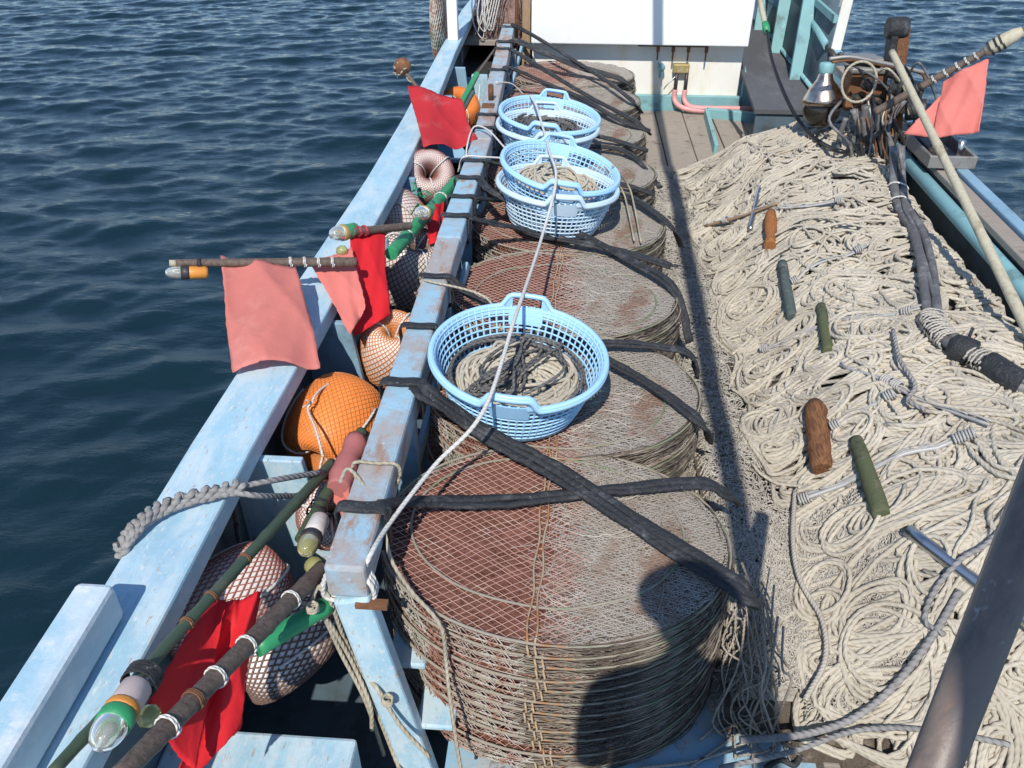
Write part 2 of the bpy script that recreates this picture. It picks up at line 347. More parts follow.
SEA = -.78
def sea():
    def axis(lo, hi, st, ext):
        a = np.arange(lo, hi+st/2, st); g = []; x = 0; k = st
        while x < ext: k *= 1.35; x += k; g.append(x)
        g = np.array(g); return np.concatenate([lo-g[::-1], a, hi+g])
    xs = axis(-15, 14, .055, 6000); ys = axis(.3, 22, .042, 6000)
    X, Y = np.meshgrid(xs, ys); Z = np.zeros_like(X)
    fade = np.clip(1-(np.maximum(np.abs(X+.5)-14.5, 0) + np.maximum(Y-22, 0) + np.maximum(.3-Y, 0))/4, 0, 1)
    rg = np.random.default_rng(5)
    for i in range(95):
        lam = .13*(7.5**rg.random()); th = R(90+14) + rg.normal(0, .42); k = 2*math.pi/lam
        amp = .0041*lam**1.0*rg.uniform(.5, 1.3)
        ph = rg.uniform(0, 6.28); wob = .5*np.sin(X*.37+i)+.5*np.sin(Y*.29-i*2.1)
        s = np.sin(k*(X*math.cos(th)+Y*math.sin(th)) + ph + 1.6*wob)
        Z += amp*(s + .28*np.cos(2*(k*(X*math.cos(th)+Y*math.sin(th)) + ph + 1.6*wob)))
    G = np.stack([X, Y, SEA + Z*fade], -1)
    mb = MB(); mb.grid(G)
    t = NT('sea_water'); t.col(t.mix(t.noise(.5, 4), (.004, .016, .023), (.006, .023, .032))); t.set(.04, 0, .5); t.b.inputs['IOR'].default_value = 1.42
    t.bump(t.noise(6, 8, .66, t.mapped((.65, 1.5, 1))), .40, .04)
    o = bpy.data.objects.new('sea', mb.mesh('sea')); C.objects.link(o); o.data.materials.append(t.m); o['kind'] = 'structure'
sea()

# ------------------------------------------------------------------ the boat
boat = empty('fishing_boat', (0.5, 3.5, -.9), 'light blue wooden fishing boat with worn rails and a white wheelhouse', 'boat')
DZ = .05
m = MB(); m.box2((-.27, .2, -.03), (1.86, 6.98, DZ)); part('deck', m, M['deck'], boat)
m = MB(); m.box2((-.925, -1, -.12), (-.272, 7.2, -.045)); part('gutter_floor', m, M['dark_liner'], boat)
# left gunwale: cap slightly bowed
def cap_strip(xo, xi, ys, zt, th):
    G = []
    for a, b, y, z in zip(xo, xi, ys, zt): G.append([[a, y, z-th], [a, y, z], [b, y, z], [b, y, z-th], [a, y, z-th]])
    mb = MB(); mb.grid(np.array(G, float)); n = len(G); mb.add(np.array([G[0][:4], G[-1][:4]]).reshape(-1, 3), polys=[[0, 1, 2, 3], [7, 6, 5, 4]]); return mb
ys = [-1.5, 0, 1.15, 1.67, 2.03, 2.8, 3.6, 4.5, 6.1, 7.5, 9, 11]
xo = [-.985, -.985, -.985, -.985, -.978, -.955, -.93, -.925, -.945, -.96, -.9, -.7]
xi = [-.83, -.83, -.815, -.815, -.805, -.79, -.775, -.775, -.825, -.84, -.78, -.58]
part('gunwale', cap_strip(xo, xi, ys, [.8]*12, .07), M['blue'], boat, bevel=.008, smooth=False)
ry = [-1.5, 1, 3, 4, 5, 6.2, 7.5, 9, 11]
part('gunwale', cap_strip([1.87, 1.885, 1.90, 1.905, 1.91, 1.91, 1.9, 1.84, 1.62], [1.815, 1.83, 1.845, 1.85, 1.855, 1.855, 1.845, 1.78, 1.56], ry, [.80]*9, .06), M['blue_dim'], boat, bevel=.006, smooth=False, label='narrow blue outer edge of the far side rail')
m = MB(); G = []
for a, y in zip(xo, ys): G.append([[a+.012, y, .73], [a+.03, y, .3], [a+.10, y, -.4], [a+.3, y, -1.1]])
m.grid(np.array(G, float)[:, ::-1]); G2 = []
for a, y in zip([1.87, 1.885, 1.90, 1.905, 1.91, 1.91, 1.9, 1.84, 1.62], ry): G2.append([[a-.012, y, .74], [a-.03, y, .3], [a-.10, y, -.4], [a-.3, y, -1.1]])
m.grid(np.array(G2, float)); part('hull', m, M['white'], boat, solid=.03)
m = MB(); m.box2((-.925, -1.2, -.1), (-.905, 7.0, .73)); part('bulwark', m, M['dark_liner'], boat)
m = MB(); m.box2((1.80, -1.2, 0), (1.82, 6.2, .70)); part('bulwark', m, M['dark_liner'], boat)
# raised block on the gunwale near the photographer
b0, b1 = U(98, 590, z=.86), U(140, 592, z=.86)
m = MB(); m.box2((-.975, -1.5, .8025), (-.895, 1.085, .90)); part('gunwale_block', m, M['blue_pale'], boat, bevel=.012, label='raised pale block fixed on the near end of the gunwale')
# knees under the gunwale
for y in (1.68, 2.42, 3.1, 3.8, 4.5, 5.2, 5.9):
    m = MB(); m.prism([(-.905, y, .73), (-.70 if y < 2 else -.74, y, .73), (-.60 if y < 2 else -.66, y, -.04), (-.905, y, -.04)], (0, .025, 0)); part('knee_bracket', m, M['blue'] if y < 2 else M['blue_dim'], boat, bevel=.004)  # farther knees take the dim blue, their shade put into the colour
# cross locker near the photographer, inside the gunwale
m = MB(); m.box2((-.905, -.9, -.04), (-.45, 1.10, .37)); part('side_locker', m, M['blue'], boat, bevel=.01)
# inner rail: timber beam
m = MB()
for k in range(1): m.beam((-.468, 1.245, .75), (-.465, 3.0, .75), .096, .10)
m.beam((-.465, 3.0, .75), (-.452, 4.2, .75), .10, .10); m.beam((-.452, 4.2, .75), (-.517, 7.0, .75), .10, .10)
rail = part('inner_rail', m, M['blue_rail'], boat, bevel=.010)
m = MB(); m.beam((-.462, 1.262, .698), (-.315, 1.20, -.045), .088, .05, (0, -1, .1)); part('rail_brace', m, M['blue'], boat, bevel=.008)
m = MB(); m.beam((-.45, 1.24, .690), (-.375, 1.24, .690), .022, .014); part('rust_strap', m, M['rust'], boat)
for y in (1.95, 2.75, 3.5, 4.3, 5.1, 5.9, 6.6):
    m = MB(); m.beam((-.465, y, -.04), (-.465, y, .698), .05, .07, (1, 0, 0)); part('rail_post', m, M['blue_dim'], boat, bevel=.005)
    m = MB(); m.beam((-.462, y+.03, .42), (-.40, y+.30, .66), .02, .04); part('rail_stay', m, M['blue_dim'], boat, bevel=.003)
for px, py, z in ((412, 640, .36), (440, 700, .22)):
    p = U(px, py, z=z); m = MB(); m.box(p, (.10, .17, .02)); part('shelf_bracket', m, M['blue'], boat, bevel=.006)
# peg on the rail
p = U(491, 100, z=.8); m = MB(); m.lathe([(.016, 0), (.016, .085), (.013, .09)], p, (0, 0, 1), 12); part('rail_pin', m, M['rust'], boat)
p = U(488, 106, z=.803); m = MB(); m.box((p[0], p[1], .805), (.07, .07, .01)); part('pin_plate', m, M['rust'], boat)
# platform for rear stacks (hidden under the pots)
m = MB(); m.box2((-.38, 2.02, .05), (.44, 6.9, .34)); part('pot_platform', m, M['plank'], boat)
# wheelhouse
m = MB(); m.box2((-.325, 7.0, .2), (1.365, 9.4, .685)); wh = part('wheelhouse', m, M['white_old'], boat, bevel=.006)
m = MB(); m.box2((-.328, 6.86, .685), (1.368, 9.5, 2.15)); part('wheelhouse_upper_box', m, M['white'], boat, bevel=.008)
m = MB(); m.box2((-.34, 6.95, .08), (1.40, 6.998, .275)); m.prism([(1.40, 6.96, .08), (1.52, 6.96, .08), (1.50, 6.96, .17), (1.39, 6.96, .52)], (0, .05, 0)); part('wheelhouse_sill', m, M['teal'], boat, bevel=.004)
m = MB(); m.tube([(.52, 6.93, .672), (1.06, 6.93, .672)], .012, 8); manifold = part('wash_pipe', m, M['dark_metal'], boat)
for x in (.68, .80, .92, 1.06):
    m = MB(); m.lathe([(.014, 0), (.014, -.045), (.008, -.05), (.006, -.11)], (x, 6.93, .668), (0, 0, 1), 8); part('pipe_nipple', m, M['rust'], manifold)
# taps, brass block, hoses
p = U(661, 66, y=6.97); m = MB(); m.lathe([(.02, .0), (.028, .02), (.03, .05), (.012, .07)], p, (0, -1, 0), 14); m.box(p+V(0, -.03, -.03), (.03, .04, .10)); m.tube([p+V(0, -.05, 0), p+V(-.035, -.08, .045)], .006); part('water_tap', m, M['teal'], boat)
p = U(681, 68, y=6.96); m = MB(); m.box(p, (.13, .06, .07)); hb = part('hose_block', m, M['brass'], boat, bevel=.008)
for dx in (-.03, .05):
    q = p + V(dx, -.02, -.035); m = MB(); m.lathe([(.014, 0), (.016, -.08), (.014, -.14)], q, (0, 0, 1), 10); part('hose_connector', m, M['dark_metal'], boat)
    path = [q+V(0, 0, -.13), q+V(0, -.01, -.20), q+V(.04, -.05, -.245), q+V(.14, -.08, -.262+dx*.2), q+V(.36, -.08, -.265+dx*.3), q+V(.60, -.08, -.265+dx*.3)]
    m = MB(); m.tube(cr(path, 8), .021, 10); part('pink_hose', m, M['pink_hose'], boat)
m = MB(); m.tube(cr([U(676, 76, y=6.9), U(666, 86, y=6.88), U(664, 89, y=6.9)], 6), .005, 6); part('bleed_pipe', m, M['steel'], boat)
# wooden hatch deck before the wheelhouse
x = .46
for i, wd in enumerate((.24, .22, .23, .23, .20)):
    m = MB(); m.box2((x+.004, 5.55, .05), (x+wd-.004, 6.94, .155+.004*(i % 2))); part('hatch_plank', m, M['plank'], boat, bevel=.004); x += wd
m = MB(); m.beam(U(706, 113, z=.19), U(790, 121, z=.19), .05, .08); m.beam(U(706, 113, z=.19), U(716, 150, z=.19), .03, .08); part('hatch_coaming', m, M['teal'], boat, bevel=.004)
m = MB(); m.box2((.6, 5.42, .05), (1.52, 5.53, .20)); part('hatch_edge', m, M['plank'], boat, bevel=.004)
# dark side deck and right bulwark at the wheelhouse
m = MB(); m.prism([(1.30, 5.95, .44), (1.80, 5.95, .44), (1.80, 14, .46), (1.372, 14, .46), (1.372, 7.0, .44)], (0, 0, .03)); part('side_deck', m, M['deck_dark'], boat)
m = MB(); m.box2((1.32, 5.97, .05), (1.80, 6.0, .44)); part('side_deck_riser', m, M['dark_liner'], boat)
m = MB(); G = []
for y in np.linspace(6.3, 13, 12): G.append([[1.80+.012*(y-6), y, .45], [1.87+.012*(y-6), y, 1.25]])
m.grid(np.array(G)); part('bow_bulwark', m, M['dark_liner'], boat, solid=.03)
m = MB(); m.tube([(1.795, 6.2, .50), (1.88, 13, .50)], .022, 6); part('bow_stringer', m, M['teal'], boat)
m = MB(); m.beam((1.84, 6.3, 1.0), (1.92, 13, 1.05), .05, .05); part('bow_stringer', m, M['teal'], boat)
for y in (6.75, 7.6, 8.5, 9.5, 10.6):
    a = 1.795+.012*(y-6); m = MB(); m.prism([(a-.01, y, .46), (a-.10, y, .46), (a-.05, y+.25, 1.25), (a+.06, y+.25, 1.25)], (0, .04, 0)); part('bow_rib', m, M['teal'], boat, bevel=.004)
pa, pb = U(806, 8, y=7.3), U(828, 46, y=6.35)
m = MB(); m.tube([pa, pb], .034, 10); part('bow_pipe', m, M['teal'], boat)
m = MB(); m.tube([pb, U(836, 60, y=6.2)], .022, 8); part('bow_pipe_end', m, M['dark_metal'], boat)
m = MB(); m.beam((1.87, 6.32, .80), (1.90, 6.32, 1.75), .07, .07, (0, -1, 0)); part('corner_post', m, M['white_old'], boat, bevel=.004)
m = MB(); m.beam((-.885, 6.42, .80), (-.885, 6.42, 1.9), .075, .075, (0, -1, 0)); part('corner_post', m, M['white'], boat, bevel=.006)
# fore box left: shelf, bulkhead, recess shade as dark boxes
m = MB(); m.box2((-.90, 6.75, .10), (-.53, 6.78, .44)); part('fore_bulkhead', m, M['blue'], boat)
m = MB(); m.box2((-.90, 6.781, .1), (-.345, 9.2, .46)); part('fore_recess_shade', m, M['void'], boat)
m = MB(); m.box2((-.92, 7.05, .62), (-.345, 8.2, .66)); part('fore_shelf', m, M['plank'], boat, bevel=.004)
m = MB(); m.box2((-.92, 7.9, .46), (-.345, 7.95, .62)); part('fore_shelf_shade', m, M['void'], boat)
m = MB(); m.box2((-.41, 7.04, .3), (-.345, 7.09, 1.5)); part('fore_post', m, M['timber'], boat, bevel=.004)
m = MB(); m.tube([(-.455, 7.0, .4), (-.45, 7.0, 1.6)], .014, 8); part('fore_pipe', m, M['rust'], boat)
m = MB(); m.beam((-.70, 5.95, .66), (-.52, 5.95, .66), .05, .02); part('fore_shelf_ledge', m, M['blue'], boat)
# right side rail: plank and pipe
m = MB(); m.beam((1.775, .5, .772), (1.815, 5.9, .772), .075, .03); part('rail_plank', m, M['plank'], boat, bevel=.004)
m = MB(); m.tube([(1.69, .5, .735), (1.715, 3.2, .735), (1.735, 5.9, .735)], .032, 12); part('rail_pipe', m, M['teal'], boat)
m = MB(); m.tube([(1.60, 3.2, .64), (1.66, 4.6, .66)], .022, 10); part('rail_conduit', m, M['galv'], boat)
# platform the photographer stands on, the boom overhead and the stanchion
m = MB(); m.box2((-.9, -6.5, .56), (1.82, -.02, .62)); part('aft_platform', m, M['deck'], boat)
m = MB(); m.tube([(.16, -6.1, 3.05), (.435, 6.9, 3.05)], .04, 12); part('boom', m, M['galv'], boat)
m = MB(); m.tube([(.162, -6, .62), (.162, -6, 3.2)], .06, 12); part('mast', m, M['white'], boat)
m = MB(); m.tube([(.43, 7.2, 2.1), (.43, 7.2, 3.2)], .05, 12); m.tube([(.43, 6.85, 3.05), (.43, 7.25, 3.05)], .035, 10); part('boom_crutch', m, M['white'], boat)
pA, pB = U(934, 768, d=.88), U(995, 611, d=.84)
dirv = unit(pB-pA); m = MB(); m.tube([pA - dirv*((pA[2]-.1)/dirv[2]), pB+dirv*.28], .0245, 20); part('stanchion', m, M['post'], boat)
m = MB(); q = U(868, 757, z=.12); m.box((q[0]+.06, q[1]-.06, .067), (.34, .26, .03)); part('deck_board', m, M['plank'], boat, bevel=.004)

# ------------------------------------------------------------------ net pots
PA, PB, PH, XS = .465, .372, .0427, -.03
def ell(t, a=PA, b=PB): return np.stack([a*np.cos(t), b*np.sin(t)], -1)
def chords(phi, sp, jit, side, rg, a=PA-.006, b=PB-.006):
    d = V(math.cos(phi), math.sin(phi)); n = V(-d[1], d[0]); out = []
    for s in np.arange(-.6, .6, sp):
        s = s + rg.normal(0, jit*sp)
        o = n*s; A = (d[0]/a)**2+(d[1]/b)**2; B = 2*(o[0]*d[0]/a**2+o[1]*d[1]/b**2); Cc = (o[0]/a)**2+(o[1]/b)**2-1
        D = B*B-4*A*Cc
        if D <= 0: continue
        t0, t1 = (-B-math.sqrt(D))/2/A, (-B+math.sqrt(D))/2/A
        if abs(d[0]) > 1e-6:
            tx = ((XS+.10 + rg.normal(0, .022) if side == 'L' else XS+.045 + rg.normal(0, .045)) - o[0])/d[0]
            lo, hi = t0, t1
            if side == 'L': (hi, lo) = (min(hi, tx), lo) if d[0] > 0 else (hi, max(lo, tx))
            else: (lo, hi) = (max(lo, tx), hi) if d[0] > 0 else (lo, min(hi, tx))
        else:
            if (side == 'L') != (o[0] < XS+.07): continue
            lo, hi = t0, t1
        if hi-lo < .03: continue
        k = max(4, int((hi-lo)/.05)+2); tt = np.linspace(lo, hi, k)
        P = o[None]+d[None]*tt[:, None]
        w = rg.normal(0, jit*sp*.6, k); w[0] = w[-1] = 0
        out.append(P + n[None]*w[:, None])
    return out
def sag(P, dz=0): 
    r2 = (P[:, 0]/PA)**2+(P[:, 1]/PB)**2
    z = PH-.003-.016*(1-r2)+.006*np.sin(P[:, 0]*23+P[:, 1]*9)*(1-r2)+dz
    return np.column_stack([P, z])
def make_pot(seed, detail):
    rg = np.random.default_rng(seed)
    root = empty('net_pot', (0, 0, 0), 'flat netted pot', 'net pot', 'net pots stacked along the deck')
    # frame ring(s)
    t = np.linspace(0, 2*math.pi, 61)[:-1]
    m = MB(); P = ell(t, PA+.002, PB+.002); z = PH-.004 + .004*np.sin(t*3+seed)
    m.tube(np.column_stack([P, z]), np.where(P[:, 0] < XS, .0042, .0030), 7, closed=True); part('wire_ring', m, M['ring'], root, local=True)
    m = MB(); P = ell(t, PA*.80, PB*.78)+V(-.03+.02*rg.normal(), .035*rg.choice([-1, 1])); m.tube(sag(P, .0015), .0036, 6, closed=True); part('inner_ring', m, M['ring'], root, local=True)
    # coarse half: strands
    m = MB()
    for phi in (R(37), R(-34)):
        for P in chords(phi, .0195, .10, 'L', rg): m.tube(sag(P), .0013, 4, caps=False)
    part('coarse_netting', m, M['coarse'], root, local=True)
    m = MB()
    for phi in (R(30), R(-41)):
        for P in chords(phi, .013, .18, 'L', rg): m.tube(sag(P, -.0075), .0012, 3, caps=False)
    part('coarse_netting', m, M['coarse_deep'], root, local=True, label='darker red netting lying under the pale red strands')
    m = MB()
    for phi, sp, j, dz, rr in ((R(20), .0095, .22, 0, .0009), (R(-17), .0105, .22, .0005, .0009), (R(88), .012, .3, .0003, .0008), (R(52), .016, .4, -.001, .0009), (R(-60), .015, .4, .0008, .0009)):
        for P in chords(phi, sp, j, 'R', rg): m.tube(sag(P, dz), rr, 3, caps=False)
    for k in range(34):       # loose tangled threads
        a0 = rg.uniform(-1.5, 1.5); r0 = rg.uniform(.1, .95); P = []
        p = V(PA*r0*math.cos(a0)*.9, PB*r0*math.sin(a0)); h = rg.uniform(0, 6.3)
        for s in range(12):
            P.append(p.copy()); h += rg.normal(0, .35); p = p+V(math.cos(h), math.sin(h))*.022
        P = np.array(P); ok = ((P[:, 0]/PA)**2+(P[:, 1]/PB)**2 < .93) & (P[:, 0] > XS-.02)
        if ok.all(): m.tube(sag(P, .003), rg.choice([.0012, .0018]), 4)
    part('fine_netting', m, M['fine'], root, local=True)
    # side: left, pale cords; right, bunched dirty net
    m = MB()
    for k in range(4):
        t = np.linspace(R(97), R(262), 40); rr = .99+.012*rg.normal() + .016*np.sin(math.pi*(k+.5)/4) + .004*np.sin(t*rg.integers(5, 19)+rg.uniform(0, 6))
        z = PH*(k+.3)/4 + .0035*np.sin(t*rg.integers(4, 14)+rg.uniform(0, 6))
        P = ell(t)*rr[:, None]; m.tube(np.column_stack([P, z]), .0024 if k == 1 else .0014, 5, caps=False)
    for k in range(3):      # slack side meshes
        nz = int(rg.integers(24, 34)); t = np.linspace(R(97), R(262), nz*2+1)+rg.normal(0, .006, nz*2+1); zz = np.where(np.arange(nz*2+1) % 2 == 0, PH*.95, PH*rg.uniform(.02, .3)) + rg.normal(0, .003, nz*2+1)
        P = ell(t)*(1.012+.012*np.sin(np.arange(nz*2+1)*math.pi/2+k)[:, None]*rg.uniform(.3, 1)); m.tube(np.column_stack([P, zz]), .0013, 4, caps=False)
    part('side_cord', m, M['side_pale'], root, local=True)
    m = MB()
    for k in range(13):
        t = np.linspace(R(-100), R(96), 46); rr = .985+.012*rg.normal() + .022*np.sin(math.pi*(k+.5)/13) + .006*np.sin(t*rg.integers(7, 25)+rg.uniform(0, 6))
        z = PH*(k+.6)/13 + .006*np.sin(t*rg.integers(5, 22)+rg.uniform(0, 6)) + .003*np.sin(t*rg.integers(20, 40))
        P = ell(t)*rr[:, None]; m.tube(np.column_stack([P, z]), rg.uniform(.0008, .0019), 4, caps=False)
    part('side_netting', m, M['fine_dirty'], root, local=True)
    # packed netting core
    t = np.linspace(0, 2*math.pi, 49)[:-1]; m = MB(); rings = []
    for rr, z in ((.965, 0), (.975, .010), (.978, .022), (.975, PH-.010), (.95, PH-.012), (.7, PH-.020), (.35, PH-.026), (.02, PH-.028)):
        rings.append(np.column_stack([ell(t)*rr, np.full(48, z) + .0015*np.sin(t*11+seed)]))
    Gd = np.array(rings); Gd = np.concatenate([Gd, Gd[:, :1]], 1); m.grid(Gd[:, ::-1]); part('netting_core', m, M['pot_base'], root, local=True)
    # seam cords over the top and down the near face
    m = MB()
    for dx in (-.012, .006):
        yy = np.linspace(-PB, PB, 26); x = XS+dx+.004*np.sin(yy*31+dx*900)
        m.tube(sag(np.column_stack([x, yy]), .004), .0028, 6)
        m.tube([(XS+dx, -PB-.004, PH-.004), (XS+dx+.006, -PB-.018, PH*.5), (XS+dx-.004, -PB-.004, 0)], .003, 6)
    part('seam_cord', m, M['seam'], root, local=True)
    return root
protos = [make_pot(s, 1) for s in (1, 2, 3)]
used = set()
YC = [1.588, 2.275, 2.955, 3.635, 4.315, 4.995, 5.67, 6.32]
ORD = ['topmost', 'second from top', 'third from top', 'fourth from top', 'fifth from top', 'sixth from top', 'seventh from top', 'eighth from top', 'ninth from top', 'tenth from top', 'eleventh from top', 'twelfth from top', 'lowest']
WHERE = ['of the big pot stack in the photographer shadow', 'of the pot stack under the lone blue basket', 'of the pot stack between lone basket and nested baskets', 'of the pot stack under the nearer nested baskets',
         'of the pot stack under the farther nested baskets', 'of the pot stack just behind the farther nested baskets', 'of the pot stack third from the white wheelhouse sill', 'of the pot stack against the white wheelhouse']
WHERE[6] = 'of the pot stack next to last before the wheelhouse'
for si, yc in enumerate(YC):
    n = 13 if si == 0 else 6; z0 = DZ if si == 0 else .345
    for k in range(n):
        vi = int(RNG.integers(0, 3)); top = k == n-1
        if top: vi = si % 3
        s = 1 - (0 if si == 0 else .02)
        loc = (.012+RNG.normal(0, .007), yc+RNG.normal(0, .006), z0+k*PH)
        rot = (R(-1.6) if top and si == 0 else 0, R(.5) if top else 0, RNG.normal(0, R(2.2)))
        if vi in used: o = dup(protos[vi], loc, rot)
        else: o = protos[vi]; o.location = loc; o.rotation_euler = rot; used.add(vi)
        o.scale = (s, s, 1)
        o['label'] = ('lowest' if k == 0 and n == 13 else ORD[n-1-k] if k or n == 13 else 'bottom sixth') + ' flat netted pot ' + WHERE[si]
for i, p_ in enumerate(protos):
    if i not in used: raise RuntimeError('unused pot')
ZT = DZ+13*PH        # top of the stacks

# ------------------------------------------------------------------ rope heap
def vnoise(x, y, f, seed):
    r_ = np.random.default_rng(seed); s = 0
    for i in range(6):
        a = r_.uniform(0, 6.28); s = s+np.sin((x*math.cos(a)+y*math.sin(a))*f*r_.uniform(.6, 1.6)+r_.uniform(0, 6.28))
    return s/6
def ss(a, b, x):
    t = np.clip((x-a)/(b-a), 0, 1); return t*t*(3-2*t)
def hz(x, y):
    x = np.asarray(x, float); y = np.asarray(y, float)
    h = .22 + .30*ss(.70, 1.15, x) + .10*ss(1.1, 1.5, x) - .45*ss(1.63, 1.80, x)
    h = h*(.30+.70*ss(1.12, 1.75, y+.25*(x-1.1)))
    h = h*(1-.55*ss(4.9, 5.7, y)) - .10*ss(5.4, 5.8, y)
    return np.maximum(DZ + h + .050*vnoise(x, y, 5, 1) + .022*vnoise(x, y, 13, 2) + .007*vnoise(x, y, 27, 4), DZ+.004)
def UH(px, py, off=0.0):
    v = ray(px, py); t = np.linspace(.8, 8, 1500); P = V(0, 0, CAMH)+v*t[:, None]
    d = P[:, 2]-hz(P[:, 0], P[:, 1])-off; i = np.argmax(d < 0); return P[i]
YF0, YF1 = 1.02, 5.72
def inside(x, y):
    front = 1.36 + .10*np.sin(x*5) - .36*ss(.75, 1.4, x)
    back = 5.62-.35*ss(.9, .6, x)
    return (x > .68) & (x < 1.76) & (y > front) & (y < back)
xs_ = np.linspace(.5, 1.80, 60); ys_ = np.linspace(1.0, 5.75, 190); X, Y = np.meshgrid(xs_, ys_)
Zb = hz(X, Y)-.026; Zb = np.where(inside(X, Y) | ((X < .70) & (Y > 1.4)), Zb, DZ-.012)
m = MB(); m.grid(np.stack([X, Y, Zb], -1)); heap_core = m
xs_ = np.linspace(.47, .71, 16); X, Y = np.meshgrid(xs_, np.linspace(1.42, 5.6, 160)); m = MB(); m.grid(np.stack([X, Y, hz(X, Y)-.010-.10*ss(.54, .47, X)], -1)); twine_core = m
rg = np.random.default_rng(21)
m = MB()
def clampin(x, y, mg):
    sp = lambda t: np.logaddexp(0, t)
    lo = .70+.6*mg+.03*np.sin(y*7)+.02*np.sin(y*17+1); hi = 1.75-mg-.018*np.sin(y*9+2)
    x = lo + .022*sp((x-lo)/.022); x = hi - .022*sp((hi-x)/.022)
    f = 1.36 + .10*np.sin(x*5) - .36*ss(.75, 1.4, x) + mg; b = 5.62-.35*ss(.9, .6, x) - mg
    y = f + .022*sp((y-f)/.022); y = b - .022*sp((b-y)/.022)
    return x, y
def hank(cx, cy, th, L, W, loops, lay, r=.0076):
    n = int(loops*max(18, 2*L/.022)); tt = np.linspace(0, loops*2*math.pi, n) + rg.uniform(0, 6.28)
    k = np.arange(n)/n*loops; kk = np.arange(loops+3)
    s0 = rg.uniform(.25, .95); g = np.linspace(1, s0, loops+3)
    Lm = L*np.interp(k, kk, g*(1+rg.normal(0, .12, loops+3))); Wm = W*np.interp(k, kk, g*(1+rg.normal(0, .16, loops+3)))
    ox = np.interp(k, kk, np.cumsum(rg.normal(0, L*.10, loops+3))); oy = np.interp(k, kk, np.cumsum(rg.normal(0, W*.20, loops+3)))
    bend = rg.normal(0, 1.1)
    cs = np.cos(tt); x = Lm*np.sign(cs)*np.abs(cs)**.85 + ox; y = Wm*np.sin(tt) + oy + bend*(x*x-L*L*.4) + .004*np.sin(x*26+k*1.7)
    gx = cx + x*math.cos(th) - y*math.sin(th); gy = cy + x*math.sin(th) + y*math.cos(th)
    gx, gy = clampin(gx, gy, rg.uniform(0, .07))
    gz = hz(gx, gy) + lay + .008*np.interp(k*3, np.arange(loops*3+8), rg.normal(0, 1, loops*3+8))
    P = np.column_stack([gx, gy, gz]); d = np.linalg.norm(np.diff(P, axis=0), axis=1); keep = np.concatenate([[True], d > .004]); P = P[keep]
    if len(P) > 6: m.tube(P, r, 6, uo=rg.uniform(0, 1))
def field(cx, cy):    # lie of the hanks: mostly athwart, swinging
    return R(10) + 1.5*vnoise(cx, cy, 2.6, 9)
cnt = 0
for lay, num in ((-.004, 150), (.010, 140), (.022, 100)):
    for i in range(num):
        cx = rg.uniform(.66, 1.74); cy = 1.0+4.7*rg.random()**1.12
        if not inside(cx, cy): continue
        hank(cx, cy, field(cx, cy)+rg.normal(0, .62), rg.uniform(.08, .25), rg.uniform(.04, .13), int(rg.integers(5, 10)), lay+rg.normal(0, .006))
for i in range(100):     # round coils
    cx = rg.uniform(.75, 1.7); cy = rg.uniform(1.3, 5.4)
    rr = rg.uniform(.05, .12); hank(cx, cy, rg.uniform(0, 3), rr, rr*.8, int(rg.integers(3, 6)), .026)
for i in range(70):     # single long strands wandering on top
    cx = rg.uniform(.7, 1.65); cy = rg.uniform(1.2, 5.4); h = field(cx, cy)+rg.normal(0, .7); P = []
    for s in range(34):
        if not inside(cx, cy): break
        P.append([cx, cy, float(hz(cx, cy))+.034]); h += rg.normal(0, .2); cx += .02*math.cos(h); cy += .02*math.sin(h)
    if len(P) > 8: m.tube(cr(P[::2], 3), .006, 6, uo=rg.uniform(0, 1))
heap = thing('rope_heap', m, M['rope'], 'long heap of loosely flaked beige rope covering half the deck', 'rope heap'); heap['kind'] = 'stuff'
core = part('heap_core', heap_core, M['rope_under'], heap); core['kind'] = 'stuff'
# fine twine strip between pots and rope
m = MB()
def tw_h(x, y): return hz(x, y) - .10*ss(.54, .47, x)
for i in range(2900):
    cx = .49+.27*rg.beta(1.3, 1.5); cy = rg.uniform(1.42, 5.5)
    if rg.random() < .36 : cx = rg.uniform(.55, .98)*1.0; cy = rg.uniform(1.38, 1.95); 
    if cx > .70 and not inside(cx, cy): continue
    h = rg.choice([1.57, -1.57]) + rg.normal(0, .8); P = []
    for s in range(int(rg.integers(8, 18))):
        if not (.485 < cx < 1.0 and cy > 1.34+.1*(cx < .70)): break
        P.append([cx, cy, float(tw_h(cx, cy))+.008+rg.uniform(0, .014)]); h += rg.normal(0, .55); cx += .017*math.cos(h); cy += .017*math.sin(h)
    if len(P) > 5: m.tube(cr(P, 2), rg.uniform(.0016, .0032), 4, caps=False)
tw = thing('twine_heap', m, M['twine'], 'strip of thin grey-beige twine matted between the pots and the rope', 'twine'); tw['kind'] = 'stuff'
tc_ = part('twine_mat', twine_core, M['twine_under'], tw); tc_['kind'] = 'stuff'
# strands hanging off the near end of the strip
m = MB()
for i in range(46):
    x0 = rg.uniform(.50, .62); y0 = rg.uniform(1.36, 1.62); z0 = rg.uniform(.34, .50)
    m.tube(cr([(x0, y0+.05, z0), (x0+rg.normal(0, .025), y0-.01, z0-.09), (x0+rg.normal(.0, .03), y0-.04+rg.normal(0, .02), z0-.15), (x0+rg.normal(.01, .04), y0-.05+rg.normal(0, .03), DZ+.09), (x0+rg.normal(.02, .06), y0-.09+rg.normal(0, .05), DZ+.012)], 5), rg.uniform(.0018, .004), 5)
hs = thing('hanging_twine', m, M['twine_dirty'], 'tangle of dirty twine hanging down beside the big pot stack', 'twine'); hs['kind'] = 'stuff'

